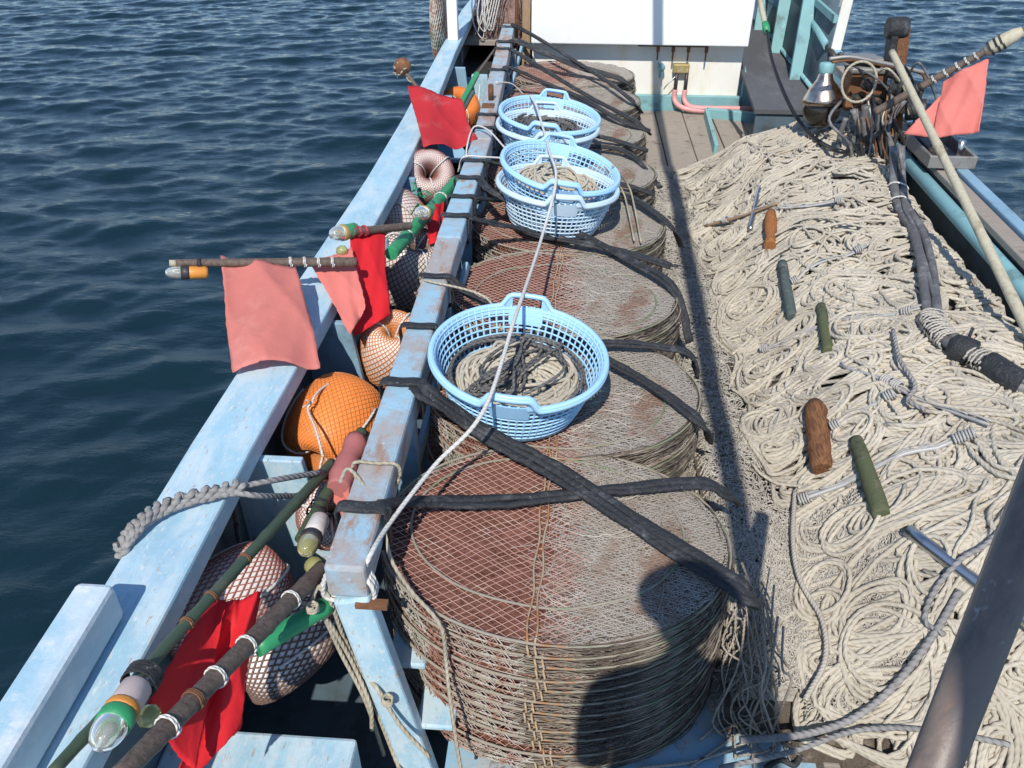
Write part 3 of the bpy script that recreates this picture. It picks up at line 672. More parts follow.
# ------------------------------------------------------------------ sticks and pegs in the rope heap
def stick(name, a, b, r, mt, label, cat, off=.03, sides=12, rough=.0, group=None):
    A, B = UH(*a, off), UH(*b, off); mb = MB(); n = 14; t = np.linspace(0, 1, n)[:, None]; P = A+(B-A)*t
    rr = r*(1+rough*np.interp(np.linspace(0, 4, n), np.arange(5), RNG.normal(0, 1, 5))); rr[0] *= .88; rr[-1] *= .88
    mb.tube(P, rr, sides); return thing(name, mb, mt, label, cat, group)
stick('steel_peg', (760, 187), (750, 230), .0145, M['steel'], 'short shiny steel peg lying on rope beside the orange wooden block', 'peg', .035)
stick('wooden_block', (771, 212), (770, 246), .030, M['wood_rust'], 'small rusty orange wooden block half sunk in the rope', 'wood block', .045, 8, .14)
stick('wooden_stick', (782, 263), (792, 318), .022, M['dark_stick'], 'short dark grey-green stick with a rope tied round it', 'stick', .038, 12, .05, 'short sticks in the rope')
stick('wooden_stick', (821, 306), (828, 352), .021, M['green_moss'], 'short mossy green stick beside a grey tied cord', 'stick', .038, 12, .05, 'short sticks in the rope')
stick('wooden_stick', (856, 440), (882, 516), .026, M['green_moss'], 'longer mossy dark green stick under a grey cord beside the brown log', 'stick', .038, 12, .05, 'short sticks in the rope')
A, B = UH(815, 402, .045), UH(822, 470, .055); mb = MB(); t = np.linspace(0, 1, 12)[:, None]
mb.tube(A+(B-A)*t + RNG.normal(0, .002, (12, 3)), 0.041*np.array([.55, .85, 1, 1, .98, 1, 1, .97, .95, .95, .9, .8])*(1+.05*RNG.normal(0, 1, 12)), 10, flat=None)
thing('wooden_log', mb, M['wood_brown'], 'thick wet brown log with split grain on the rope', 'log')
A, B = UH(908, 530, .05), UH(1024, 618, .09); mb = MB(); d = B-A; mb.tube(np.linspace(A, B+d*.25, 8), .019, 18)
thing('steel_pipe', mb, M['steel'], 'long shiny steel pipe passing behind the upright stanchion', 'pipe')
# grey rods / cords tied across the heap
def rod(a, b, r, mt, name, label, cat, knots=()):
    A, B = UH(*a, .05), UH(*b, .05); e = empty(name, A, label, cat, 'grey tied rods and cords across the rope heap')
    mb = MB(); n = 16; t = np.linspace(0, 1, n); P = A+(B-A)*t[:, None]; P[:, 2] = np.maximum(P[:, 2]-.01*np.sin(t*math.pi), hz(P[:, 0], P[:, 1])+.030)
    mb.tube(P, r, 8); part('shaft', mb, mt, e)
    mb = MB(); Q = P + V(0, 0, r+.004); Q = Q + RNG.normal(0, .003, Q.shape); mb.tube(cr(Q[2:-2], 2), r*.45, 6); mb.tube(cr(P+V(.008, .012, .002)+RNG.normal(0, .003, P.shape), 2), r*.6, 6); part('cord', mb, M['rope_grey_fine'], e)
    for k in knots:
        c = A+(B-A)*k; c[2] = max(c[2], hz(c[0], c[1])+.035); mb = MB(); d = unit(B-A); s = unit(np.cross(d, V(0, 0, 1))); w_ = np.cross(s, d)
        a_ = np.linspace(0, 2*math.pi*4, 50); mb.tube(c + d*((a_/25.1-.5)*.035)[:, None] + (np.cos(a_)*.017)[:, None]*s + (np.sin(a_)*.017)[:, None]*w_, .0038, 5); part('knot', mb, M['rope_grey_fine'], e)
rod((790, 283), (866, 246), .006, M['rod'], 'tied_rod', 'grey tied rod ending at the short dark grey-green stick', 'rod', (.06, .9))
rod((705, 226), (778, 203), .007, M['timber'], 'tied_rod', 'brown stick with grey cord beside the shiny steel peg', 'rod', (.3,))
rod((760, 350), (920, 308), .006, M['rod'], 'tied_rod', 'grey tied rod passing above the short mossy stick to the big hose', 'rod', (.04, .93))
rod((830, 428), (893, 393), .006, M['rod'], 'tied_rod', 'grey tied rod leading from the thick brown log', 'rod', (.1, .95))
rod((800, 500), (975, 432), .008, M['rod'], 'tied_rod', 'bright rod crossing the longer mossy stick, tied at both ends', 'rod', (.03, .92, .97))
rod((840, 365), (990, 425), .0055, M['rod'], 'tied_rod', 'thin slanting rod ending beside the tied bright rod', 'rod', (.35, .42))
rod((778, 208), (842, 200), .006, M['rod'], 'tied_rod', 'thin tied rod just behind the orange wooden block', 'rod', (.97,))
A = UH(893, 470, .04)
for pts, nm, lab in (([(945, 635), (925, 620), (935, 590), (960, 560), (985, 545), (1010, 520)], 'grey_rope', 'knotted grey rope lying under the shiny steel pipe'),
                     ([(893, 330), (900, 360), (915, 385), (908, 400), (925, 410)], 'grey_rope', 'short double grey rope near the wrapped black hose'),
                     ([(795, 490), (793, 540), (800, 580), (822, 620), (825, 660), (805, 700)], 'grey_rope', 'smooth grey line curving down the near slope of rope'),
                     ([(960, 590), (930, 640), (890, 690), (850, 720), (800, 735), (740, 740)], 'grey_rope', 'thick grey braided rope along the near edge of the heap'),
                     ([(1010, 745), (960, 735), (900, 728), (850, 732), (790, 752), (720, 768)], 'grey_rope', 'grey braided rope lying on the blue deck near the board')):
    P = [UH(a, b, .055) for a, b in pts]; mb = MB(); mb.tube(cr(P, 8), .010 if 'thick' in lab else .0075, 8); thing(nm, mb, M['twine'] if 'line' in lab else M['rope_grey'], lab, 'rope', 'loose grey ropes on the heap')
for pts, lab in (([(700, 740), (730, 715), (760, 712), (790, 722), (800, 735)], 'thin beige line looping on the blue deck'), ([(690, 768), (740, 730), (752, 700), (745, 670)], 'thin beige line beside the big pot stack base'), ([(640, 768), (700, 760), (760, 735), (800, 700)], 'thin line crossing the shaded blue deck')):
    P = [U(a, b, z=DZ+.012) for a, b in pts]; mb = MB(); mb.tube(cr(P, 8), .0045, 6); thing('thin_line', mb, M['twine'], lab, 'line', 'thin lines on the near deck')
mb = MB(); P = [U(a, b, z=DZ+.02) for a, b in ((772, 722), (785, 742), (800, 750), (795, 765), (780, 760), (765, 768))]; mb.tube(cr(P, 8), .008, 7); thing('black_rope', mb, M['black'], 'black cord bunched on the blue deck', 'rope')

# ------------------------------------------------------------------ rubber straps
def rail_x(y): return -.468 if y < 3 else np.interp(y, [3, 4.2, 7], [-.465, -.452, -.517])
def strap(first, path, w, label, extra=0):
    w *= .84; sd_ = len(label)
    y = U(first[0], first[1], z=.805)[1]; x = rail_x(y); mb = MB(); c = []
    hw, z0, z1 = .058, .692, .808
    for a, b in ((-hw, z1), (0, z1+.002), (hw, z1), (hw+.003, .75), (hw, z0), (0, z0-.003), (-hw, z0), (-hw-.003, .75)): c.append((x+a, y+.004*a, b))
    P = cr(c, 4, True); ce = V(x, y, .75); mb.tube(P, w*.75, 6, closed=True, flat=.0045, upv=np.array([unit(p-ce) for p in P]))
    pts = [V(x+.05, y, .802)] + UL(path)
    Q = cr(pts, 8); n = len(Q)
    for k in range(2+extra):
        o = (k-.5*(1+extra))*w*.55; T = np.gradient(Q, axis=0); T[:, 2] = 0; T /= np.maximum(np.linalg.norm(T, axis=1, keepdims=True), 1e-6)
        sdv = np.column_stack([-T[:, 1], T[:, 0], 0*T[:, 0]])
        wob = o*(1+.25*np.sin(np.arange(n)*.35+k*2)); P = Q + sdv*wob[:, None]; P[:, 2] += .005*k + .002*np.sin(np.arange(n)*.5+k)
        kk = np.arange(n); P = P + RNG.normal(0, .0011, P.shape); mb.tube(P, w*.5*(1+.16*np.sin(kk*.28+k+sd_)+.10*np.sin(kk*.91+sd_)), 8, flat=.0075)
    return thing('rubber_strap', mb, M['black'], label, 'strap', 'black rubber straps tying the pots to the rail')
straps = [
 ((345, 508), [(385, 504, .785), (430, 503, .67), (520, 500, .632), (620, 490, .625), (700, 484, .622), (726, 495, .585), (736, 502, .53)], .034, 'wide black strap crossing the big pot stack nearly straight', 0),
 ((398, 383), [(432, 398, .79), (470, 425, .70), (540, 463, .65), (640, 528, .635), (742, 590, .61), (750, 604, .50)], .036, 'long slanting black strap with knots over the big pot stack', 1),
 ((419, 327), [(452, 336, .75), (520, 338, .64), (600, 343, .635), (684, 352, .61), (697, 376, .50)], .030, 'black strap passing behind the lone blue basket', 0),
 ((437, 277), [(478, 300, .73), (540, 325, .645), (610, 362, .635), (665, 395, .628), (701, 424, .60), (710, 442, .48)], .028, 'black strap emerging from beneath the lone blue basket', 0),
 ((455, 216), [(478, 220, .78), (530, 232, .66), (590, 245, .635), (640, 257, .63), (671, 267, .60)], .032, 'black strap just in front of the nearer nested baskets', 0),
 ((467, 178), [(492, 192, .79), (530, 212, .70), (562, 226, .655), (626, 259, .635), (674, 290, .61), (690, 343, .44)], .032, 'long black strap curving past the nearer baskets down the pot edge', 0),
 ((472, 161), [(497, 164, .76), (560, 176, .64), (617, 184, .635), (654, 195, .60)], .026, 'black strap hidden partly by the nearer nested baskets', 0),
 ((462, 197), [(500, 200, .72), (560, 190, .64), (624, 196, .635), (670, 226, .61), (681, 247, .46)], .028, 'black strap leaving the side of the nearer nested baskets', 0),
 ((478, 128), [(500, 133, .74), (560, 145, .64), (624, 151, .635), (660, 188, .54)], .026, 'black strap between the two nested basket pairs', 0),
 ((489, 115), [(505, 117, .76), (560, 130, .64), (600, 137, .635), (648, 151, .59)], .026, 'black strap coming out behind the farther nested baskets', 0),
 ((496, 70), [(510, 68, .80), (547, 84, .69), (581, 98, .65), (615, 118, .635), (650, 132, .59)], .030, 'black strap skimming the back rim of the farther baskets', 0),
 ((503, 49), [(522, 56, .79), (578, 91, .67), (633, 120, .635), (650, 134, .54)], .028, 'taut black strap third from the wheelhouse corner', 0),
 ((505, 42), [(518, 42, .80), (547, 55, .73), (594, 72, .65), (619, 79, .635), (632, 88, .57)], .042, 'thick black strap bundle second from the wheelhouse corner', 1),
 ((509, 27), [(516, 26, .80), (560, 52, .74), (594, 73, .67), (631, 100, .635), (641, 113, .52)], .024, 'thin black strap tied at the far end of the rail', 0)]
for s_ in straps: strap(*s_)
# knots on the long strap
# ------------------------------------------------------------------ baskets
def make_basket(mt, rx=.266, h=.195):
    root = empty('basket', (0, 0, 0), 'basket', 'basket', 'blue plastic line baskets')
    rb = rx*.74; seg = 64; rows = 9; m = MB()
    zs = np.linspace(.012, h, rows+1)
    def rad(z): return rb+(rx-rb)*(z/h)**.85
    # lattice: vertical ribs and hoops
    for k in range(seg):
        a = 2*math.pi*k/seg; 
        P = np.array([[rad(z)*math.cos(a), rad(z)*math.sin(a), z] for z in np.linspace(.01, h, 6)])
        m.tube(P, .0042, 4, flat=.0022, upv=V(math.cos(a), math.sin(a), -.2))
    a = np.linspace(0, 2*math.pi, 97)[:-1]
    for z in np.linspace(.02, h-.012, rows): m.tube(np.column_stack([rad(z)*np.cos(a), rad(z)*np.sin(a), np.full(96, z)]), .0038, 4, closed=True)
    part('lattice_wall', m, mt, root, local=True)
    a = np.linspace(0, 2*math.pi, 161)[:-1]
    da = np.minimum(np.abs((a-math.pi/2+math.pi) % (2*math.pi)-math.pi), np.abs((a+math.pi/2+math.pi) % (2*math.pi)-math.pi))
    rise = .040*(1-ss(.20, .33, da)); ro = rad(h)+.007
    m = MB(); m.tube(np.column_stack([ro*np.cos(a), ro*np.sin(a), h+rise-.004]), .0095, 10, closed=True, flat=.0085)
    m.tube(np.column_stack([(ro+.008)*np.cos(a), (ro+.008)*np.sin(a), h+rise-.012]), .0028, 6, closed=True, flat=.009); part('rim', m, mt, root, local=True)
    m = MB(); r1 = rad(h-.016)
    for dr in (-.003, .003):
        G = np.array([np.column_stack([(rad(z)+dr+.002)*np.cos(np.append(a, 0)), (rad(z)+dr+.002)*np.sin(np.append(a, 0)), np.full(161, z)]) for z in (h-.026, h-.004)]); m.grid(G if dr < 0 else G[:, ::-1])
    part('rim_band', m, mt, root, local=True)
    m = MB(); m.lathe([(0.001, .0), (rb+.004, 0), (rb+.007, .02), (rb+.002, .022), (rb-.002, .006), (.001, .006)], (0, 0, 0), (0, 0, 1), 64, caps=False); part('base', m, mt, root, local=True)
    for s in (1, -1):
        m = MB()
        for lo, hi in ((-.36, -.185), (.185, .36)):
            q = np.linspace(lo, hi, 9)+s*math.pi/2; dq = np.abs(np.linspace(lo, hi, 9)); top_ = h+.040*(1-ss(.20, .33, dq))-.006
            for dr in (-.003, .003):
                G = np.array([[[(rad(h)+.003+dr)*math.cos(x), (rad(h)+.003+dr)*math.sin(x), z] for x in q] for z in (0, 1)])
                G[0, :, 2] = h-.012; G[1, :, 2] = top_; m.grid(G if dr < 0 else G[:, ::-1])
        q = np.linspace(-.23, .23, 12)+s*math.pi/2
        for dr in (-.003, .005):
            G = np.array([[[(rad(z)+dr)*math.cos(x), (rad(z)+dr)*math.sin(x), z] for x in q] for z in (h-.062, h-.01)]); m.grid(G if dr < 0 else G[:, ::-1])
        part('handle', m, mt, root, local=True)
    return root
bk = make_basket(M['basket']); bk2 = make_basket(M['basket_pale'])
def put(o, px, py, z, rot, label):
    p = U(px, py, z=z); o.location = p; o.rotation_euler = rot; o['label'] = label; return o
ZB = ZT+.012
def basket_at(o, rimpx, rimpy, rimz, rot, label):
    p = U(rimpx, rimpy, z=rimz); Rm = Matrix.Identity(3); 
    from mathutils import Euler
    axis = np.array(Euler(rot).to_matrix() @ Vector((0, 0, .195)))
    o.location = p-axis; o.rotation_euler = rot; o['label'] = label; return o
B1 = basket_at(bk, 519, 352, ZB+.20, (R(3), R(4), R(-2)), 'single sky blue basket nearest the photographer, holding beige and black rope')
B2 = basket_at(bk2, 558, 183, ZB+.195, (R(-2), R(5), R(8)), 'pale blue basket underneath the nearer of the two nested pairs')
B3 = basket_at(dup(bk), 561, 165, ZB+.245, (R(3), R(10), R(4)), 'sky blue basket on top of the nearer nested pair')
B4 = basket_at(dup(bk2), 548, 124, ZB+.19, (0, R(3), R(5)), 'pale blue basket underneath the farther of the two nested pairs')
B5 = basket_at(dup(bk), 550, 113, ZB+.225, (R(2), R(6), R(-4)), 'sky blue basket on top of the farther nested pair')
# ropes inside baskets
def coil(bo, z, mt, label, n, r0=.19, rr=.0055, flat=.5, seed=1, name='rope_coil', wander=0):
    r_ = np.random.default_rng(seed); Mx = np.array(bo.rotation_euler.to_matrix()); o0 = np.array(bo.location); mb = MB()
    for k in range(n):
        if wander:
            a = np.linspace(0, r_.uniform(3, 7), 44); q = r_.uniform(0, 6.3)
            x = r0*.62*np.cos(a+q)*(.5+.5*np.sin(a*1.7+k)); y = r0*.62*np.sin(a*1.3+q)
            zz = z+.02+.014*np.sin(a*2.3+k)+.01*r_.random()
        else:
            R_ = r0*r_.uniform(.35, 1)**.7; a = np.linspace(0, 2*math.pi, 42)+r_.uniform(0, 6)
            ex = r_.uniform(.55, .95); q = r_.uniform(0, 3.1); d0 = (r0-R_)*.9; qq = r_.uniform(0, 6.28)
            x = R_*np.cos(a); y = R_*np.sin(a)*ex; x, y = x*math.cos(q)-y*math.sin(q)+d0*math.cos(qq), x*math.sin(q)+y*math.cos(q)+d0*math.sin(qq)
            zz = z+.016*r_.normal()*.6+.006*np.sin(a*3+k)
        f = np.minimum(1, r0/np.maximum(np.hypot(x, y), 1e-6)); L = np.column_stack([x*f, y*f, zz+0*x])
        mb.tube(o0+L@Mx.T, rr, 6, closed=False)
    if not wander:
        a = np.linspace(0, 2*math.pi, 33)[:-1]
        for R_, dz in ((r0*.95, -.02), (r0*.6, -.01), (r0*.3, -.008)):
            pass
    return thing(name, mb, mt, label, 'rope')
c1 = coil(B1, .085, M['rope'], 'beige rope coiled inside the single sky blue basket', 60, .195, .006, seed=2)
coil(B1, .115, M['rope_dark'], 'dark grey rope tangled over beige coils in the single basket', 6, .245, .0052, seed=5, name='dark_rope', wander=1)
def ring_rope(bo, z, r0, mt, label, seed, turns=3):
    r_ = np.random.default_rng(seed); Mx = np.array(bo.rotation_euler.to_matrix()); a = np.linspace(0, 2*math.pi*turns, 60*turns); rr = r0*(1+.04*np.sin(a*.7)+.02*np.sin(a*3.1))
    L = np.column_stack([rr*np.cos(a), rr*np.sin(a), z+.012*np.sin(a*1.4)+.004*a/6]); mb = MB(); mb.tube(np.array(bo.location)+L@Mx.T, .0058, 7); return thing('dark_rope', mb, mt, label, 'rope')
ring_rope(B1, .10, .212, M['rope_dark'], 'dark grey rope lying round the wall of the single basket', 3, 2)
coil(B3, .10, M['rope'], 'beige rope in the top basket of the nearer nested pair', 34, .20, .006, seed=8)
coil(B5, .10, M['rope_dark'], 'dark rope in the top basket of the farther nested pair', 34, .20, .0065, seed=9, name='dark_rope')
p = U(452, 155, z=.45)
m = MB(); m.prism([p+V(-.10, -.12, -.25), p+V(.10, -.12, -.25), p+V(.12, -.12, 0), p+V(-.12, -.12, 0)], (0, .012, 0)); 
for q in ((-.12, -.12, .24, .012), (-.12, .20, .24, .012)): m.box2(p+V(q[0], q[1], -.25), p+V(q[0]+q[2], q[1]+q[3], 0))
for x in (-.12, .108): m.box2(p+V(x, -.107, -.25), p+V(x+.012, .199, 0))
m.box2(p+V(-.107, -.107, -.25), p+V(.107, .199, -.235)); 
for q in ((-.135, -.135, .27, .03), (-.135, .185, .27, .03), ): m.box2(p+V(q[0], q[1], -.001), p+V(q[0]+q[2], q[1]+q[3], .022))
for x in (-.135, .105): m.box2(p+V(x, -.104, -.001), p+V(x+.03, .184, .022))
thing('plastic_crate', m, M['basket'], 'blue plastic crate half hidden behind the rail under a red flag', 'crate', bevel=.003)

# ------------------------------------------------------------------ netted floats
def net_float(c, Ro, axis, mb_, mnet, label, elong=.75, hole=.22, nl=26, group='netted floats by the gunwale', cordm=None, rs=.0010):
    """float with an axial hole, wrapped in netting"""
    ax = unit(np.asarray(axis, float)); t = V(0, 0, 1) if abs(ax[2]) < .9 else V(1, 0, 0); x = unit(np.cross(t, ax)); y = np.cross(ax, x)
    hr = Ro*hole; Rt = (Ro+hr)/2; rt_ = (Ro-hr)/2; c = np.asarray(c, float)
    def S_(u, v, off=0):
        cv = np.sign(np.cos(v))*np.abs(np.cos(v))**.85; rr = Rt+(rt_+off)*cv; h = (Ro*elong+off)*np.sin(v)
        return c + (rr*np.cos(u))[..., None]*x + (rr*np.sin(u))[..., None]*y + h[..., None]*ax
    e = empty('net_float', c-V(0, 0, Ro), label, 'float', group)
    u, v = np.meshgrid(np.linspace(0, 2*math.pi, 41), np.linspace(0, 2*math.pi, 33)); m = MB(); m.grid(S_(u, v)); part('float_body', m, mb_, e)
    m = MB(); v = np.linspace(-.1, math.pi+.35, 22)
    for k in range(nl):
        for s in (1, -1):
            m.tube(S_(2*math.pi*k/nl+s*.75*v+.0*v, v, .0022), rs, 4, caps=False, upv=None)
    v = np.linspace(math.pi+.2, 2*math.pi+.1, 18)
    for k in range(nl):
        for s in (1, -1): m.tube(S_(2*math.pi*k/nl+s*.75*v, v, .0022), rs, 4, caps=False)
    part('netting', m, mnet, e)
    m = MB(); aa = np.linspace(-.4, math.pi+.5, 26)
    for k in range(3):
        u0 = 2*math.pi*k/3+.5; m.tube(S_(np.full(26, u0)+.06*np.sin(aa*2), aa, .007), .0042, 6)
    part('lashing', m, cordm or M['rope_white'], e)
    return e
net_float(U(336, 426, z=.56), .147, (-.25, -.90, -.28), M['orange'], M['orange_net'], 'large orange netted float by the middle of the rail', .98, .10, 52)
net_float(U(458, 112, z=.50), .15, (.3, -.5, .8), M['orange'], M['orange_net'], 'small-looking orange netted float behind the farther red flag', .85, .10, 40)
net_float(U(428, 178, z=.64), .138, (.25, -.72, .65), M['wfloat'], M['red_net'], 'round white netted float with its hole facing the camera', .82, .17, 40)
net_float(U(396, 222, z=.56), .155, (-.5, -.3, .8), M['wfloat'], M['red_net'], 'white netted float beside the green wrapped pole', .9, .10, 40)
net_float(U(408, 270, z=.54), .15, (.3, -.2, .9), M['wfloat'], M['brown_net'], 'brown-netted white float behind the bright red flag', 1.15, .10, 36, rs=.0016)
net_float(U(392, 350, z=.55), .12, (.2, -.3, .9), M['wfloat'], M['orange_net'], 'white float in orange netting tucked against the rail', 1.1, .10, 36, rs=.0016)
net_float(U(332, 515, z=.52), .10, (.2, -.6, .6), M['wfloat'], M['red_net'], 'white float piece behind the yellow lamp at the rail end', 1.0, .10, 34)
net_float(U(222, 606, z=.53), .112, (.55, .8, .05), M['wfloat'], M['red_net'], 'big white netted float behind the large red flag', 1.5, .08, 44, rs=.0019)
net_float(U(284, 645, z=.36), .108, (.5, .6, .1), M['wfloat'], M['brown_net'], 'dark-netted float in the shade below the green pole end', 1.3, .08, 36, rs=.0028)
m = MB()   # tie cords with frayed ends on the orange float
P = [U(a, b, z=c_) for a, b, c_ in ((336, 378, .70), (318, 392, .72), (312, 402, .72), (308, 410, .70), (316, 430, .70), (323, 457, .66))]; m.tube(cr(P, 6), .004, 6)
for a, b in ((303, 407), (306, 400)): m.tube([U(312, 402, z=.72), U(a, b, z=.74)], .002, 5)
thing('thin_rope', m, M['rope_white'], 'thin white cord tied round the large orange float', 'cord')

# ------------------------------------------------------------------ flag poles
def bamboo_pts(A, B, n=40): return A+(B-A)*np.linspace(0, 1, n)[:, None]
def pole_part(e, A, B, r0, r1, mt, name='pole', nodes=6, sides=12, parent=None, bend=0.0):
    n = 60; t = np.linspace(0, 1, n); P = A+(B-A)*t[:, None]; P[:, 2] += bend*np.sin(t*math.pi)
    rr = r0+(r1-r0)*t
    for k in range(nodes): rr = rr*(1+.13*np.exp(-((t-(k+.5)/nodes)/.008)**2))
    m = MB(); m.tube(P, rr, sides); return part(name, m, mt, parent or e)
def lash(e, A, B, ks, r, mt, turns=2, name='lashing'):
    d = unit(B-A); s = unit(np.cross(d, V(0, 0, 1))); w_ = np.cross(s, d)
    for k in ks:
        c = A+(B-A)*k; a = np.linspace(0, 2*math.pi*turns, 20*turns); m = MB()
        m.tube(c + d*((a/a[-1]-.5)*.010)[:, None] + (np.cos(a)*r)[:, None]*s+(np.sin(a)*r)[:, None]*w_, .0022, 5); part(name, m, mt, e)
def flag(e, corners, mt, amp=.02, waves=2.2, seed=0, name='flag', n=26, vert=.0, label=None):
    """corners: TL TR BR BL in world"""
    r_ = np.random.default_rng(seed); tl, tr_, br, bl = [np.asarray(c, float) for c in corners]; G = np.zeros((n, n, 3))
    nm = unit(np.cross(tr_-tl, bl-tl)); ph = r_.uniform(0, 6, 4)
    for i in range(n):
        v = i/(n-1)
        for j in range(n):
            u = j/(n-1); p = (tl*(1-u)+tr_*u)*(1-v)+(bl*(1-u)+br*u)*v
            d = amp*(.35+.65*v)*(math.sin(u*waves*6.28+ph[0]+v*1.2)*.6+.5*math.sin(u*2.1+v*3.3+ph[1])+.25*math.sin(u*11+v*5+ph[2]))
            d += amp*(.55*abs(math.sin(u*2.3+v*1.9+ph[0]))**.7+.40*abs(math.sin(u*3.9-v*3.1+ph[1]))**.7+.03*math.sin(u*21+v*9))
            if i in (0, n-1) or j in (0, n-1): p = p + r_.normal(0, .0009, 3)
            G[i, j] = p+nm*d + (tr_-tl)*.02*math.sin(v*7+ph[3])*(u-.5)
    m = MB(); m.grid(G); return part(name, m, mt, e, solid=.0014, label=label)
def lamp(e, A, d, r=.022, L=.10, band='green', lens='glass', body='galv'):
    """battery marker lamp lying along d, glass dome at its front end (towards -d)"""
    d = unit(d); m = MB(); m.lathe([(r*.75, L), (r*.98, L*.9), (r, L*.45), (r, .0)], A, d, 18); b = part('lamp_body', m, M[body], e)
    m = MB(); m.lathe([(r*1.08, -.004), (r*1.10, .018), (r*1.03, .022)], A, d, 18); part('lamp_band', m, M[band], b)
    m = MB(); m.lathe([(r*1.0, -.004), (r*1.02, -.016), (r*.96, -.026), (r*.72, -.042), (r*.4, -.050), (.001, -.052)], A, d, 18, caps=False); part('lamp_lens', m, M[lens], b)
    m = MB(); m.lathe([(r*.7, -.005), (r*.35, -.014), (r*.25, -.030), (.001, -.033)], A, d, 14); part('lamp_core', m, M['silver_core'], b)
    return b
GP = 'flag poles with marker lamps'
# 1: salmon flag hung over the gunwale
A, B = U(176, 263, z=.985), U(356, 262, z=.90)
e = empty('flag_pole', B, 'bamboo flag pole with pale salmon flag hanging over the gunwale', 'flag pole', GP)
pole_part(e, A, B, .0125, .017, M['bamboo_dark'], nodes=5); lash(e, A, B, (.62, .70, .78, .86), .0175, M['rope_white'])
lash(e, A, B, (.12,), .017, M['black'], 5)
m = MB(); m.lathe([(.0105, -.003), (.0105, .02)], A, unit(A-B), 12); part('pole_end', m, M['bamboo'], e)
d = unit(B-A); lamp(e, A+d*.02+V(0, -.018, -.026), d, .021, .080, 'rubber_cap', 'glass', 'orange_band')
flag(e, [U(219, 249, z=1.0), U(296, 262, z=.955), U(321, 357, z=.842), U(231, 367, z=.842)], M['salmon'], .030, 1.1, 3)
# 2: bright red flag pole with lamp
A, B = U(352, 232, z=.93), U(410, 226, z=.86)
e = empty('flag_pole', B, 'short dark flag pole with red flag, sunlit part painted salmon, beside green wrapped pole', 'flag pole', GP)
pole_part(e, A, B, .016, .015, M['bamboo_dark'], nodes=3); lash(e, A, B, (.1, .2), .019, M['red_band'], 4)
lamp(e, U(341, 233, z=.935), unit(B-A)+V(0, .25, 0), .028, .08, 'brass', 'glass', 'green'); 
m = MB(); q = U(342, 251, z=.90); m.lathe([(.001, -.022), (.016, -.016), (.021, 0), (.016, .016), (.001, .022)], q, (1, .3, .2), 14); part('lamp_bulb', m, M['glass_yellow'], e)
flag(e, [U(351, 236, z=.915), U(386, 231, z=.885), U(391, 314, z=.72), U(356, 334, z=.72)], M['red'], .014, 1.2, 5)
flag(e, [U(311, 262, z=.90), U(352, 246, z=.91), U(366, 306, z=.80), U(350, 335, z=.74)], M['salmon2'], .012, .8, 6, label='sunlit part of the red flag, painted salmon')  # same flag where the sun comes through, that light put into the colour
# 3: green wrapped pole
A, B = U(391, 254, z=.80), U(456, 182, z=.72)
e = empty('flag_pole', B, 'thick bright green wrapped pole with a lamp, leaning on the rail', 'flag pole', GP)
pole_part(e, A, B, .026, .030, M['green'], nodes=2); lash(e, A, B, (.2, .45, .72), .031, M['rope_white'])
lamp(e, U(423, 213, z=.84), V(.2, .8, -.3), .028, .05, 'brass', 'glass', 'green')
flag(e, [U(424, 208, z=.80), U(446, 200, z=.76), U(444, 240, z=.70), U(430, 244, z=.70)], M['red'], .012, 1.5, 9)
for k in range(6):
    m = MB(); p0 = U(418+RNG.normal(0, 4), 195+RNG.normal(0, 5), z=.84); m.tube(cr([p0, p0+RNG.normal(0, .014, 3), p0+RNG.normal(0, .022, 3)+V(0, 0, -.02)], 4), .006, 5, flat=.0015); part('tape_end', m, M['green'], e)
# 4: washed-red flag, far
A, B = U(402, 69, z=1.0), U(468, 150, z=.62)
e = empty('flag_pole', B, 'flag pole with round brown float tip and streaked red flag', 'flag pole', GP)
pole_part(e, A, B, .012, .016, M['bamboo_dark'], nodes=4)
m = MB(); m.lathe([(.001, -.048), (.03, -.04), (.046, -.012), (.048, .012), (.034, .042), (.001, .052)], A+V(0, 0, .01), (.5, .6, .5), 18, caps=False); part('tip_float', m, M['rust'], e)
m = MB()
for k in range(14):
    q = A+RNG.normal(0, .018, 3)+V(-.01, -.03, 0); m.tube(cr([q, q+RNG.normal(0, .010, 3), q+RNG.normal(0, .016, 3)], 3), .004, 5)
part('tip_cord', m, M['rope_tan'], e)
flag(e, [U(408, 80, z=.98), U(462, 97, z=.92), U(477, 143, z=.78), U(424, 143, z=.835)], M['red2'], .03, 1.4, 12)
# 5: green and grey stick, far
A, B = U(452, 122, z=.70), U(477, 74, z=.80)
e = empty('marker_stick', A, 'thin stick with green wrapped lower half by the far end of the rail', 'stick', None)
pole_part(e, A, B, .020, .018, M['green'], nodes=2); pole_part(e, B, U(494, 50, z=.84), .009, .006, M['bamboo_dark'], 'stick_tip', nodes=2)
pole_part(e, A+V(.03, .0, .0), U(470, 92, z=.77)+V(.02, 0, 0), .012, .012, M['dark_stick'], 'stick_shaft', nodes=1)
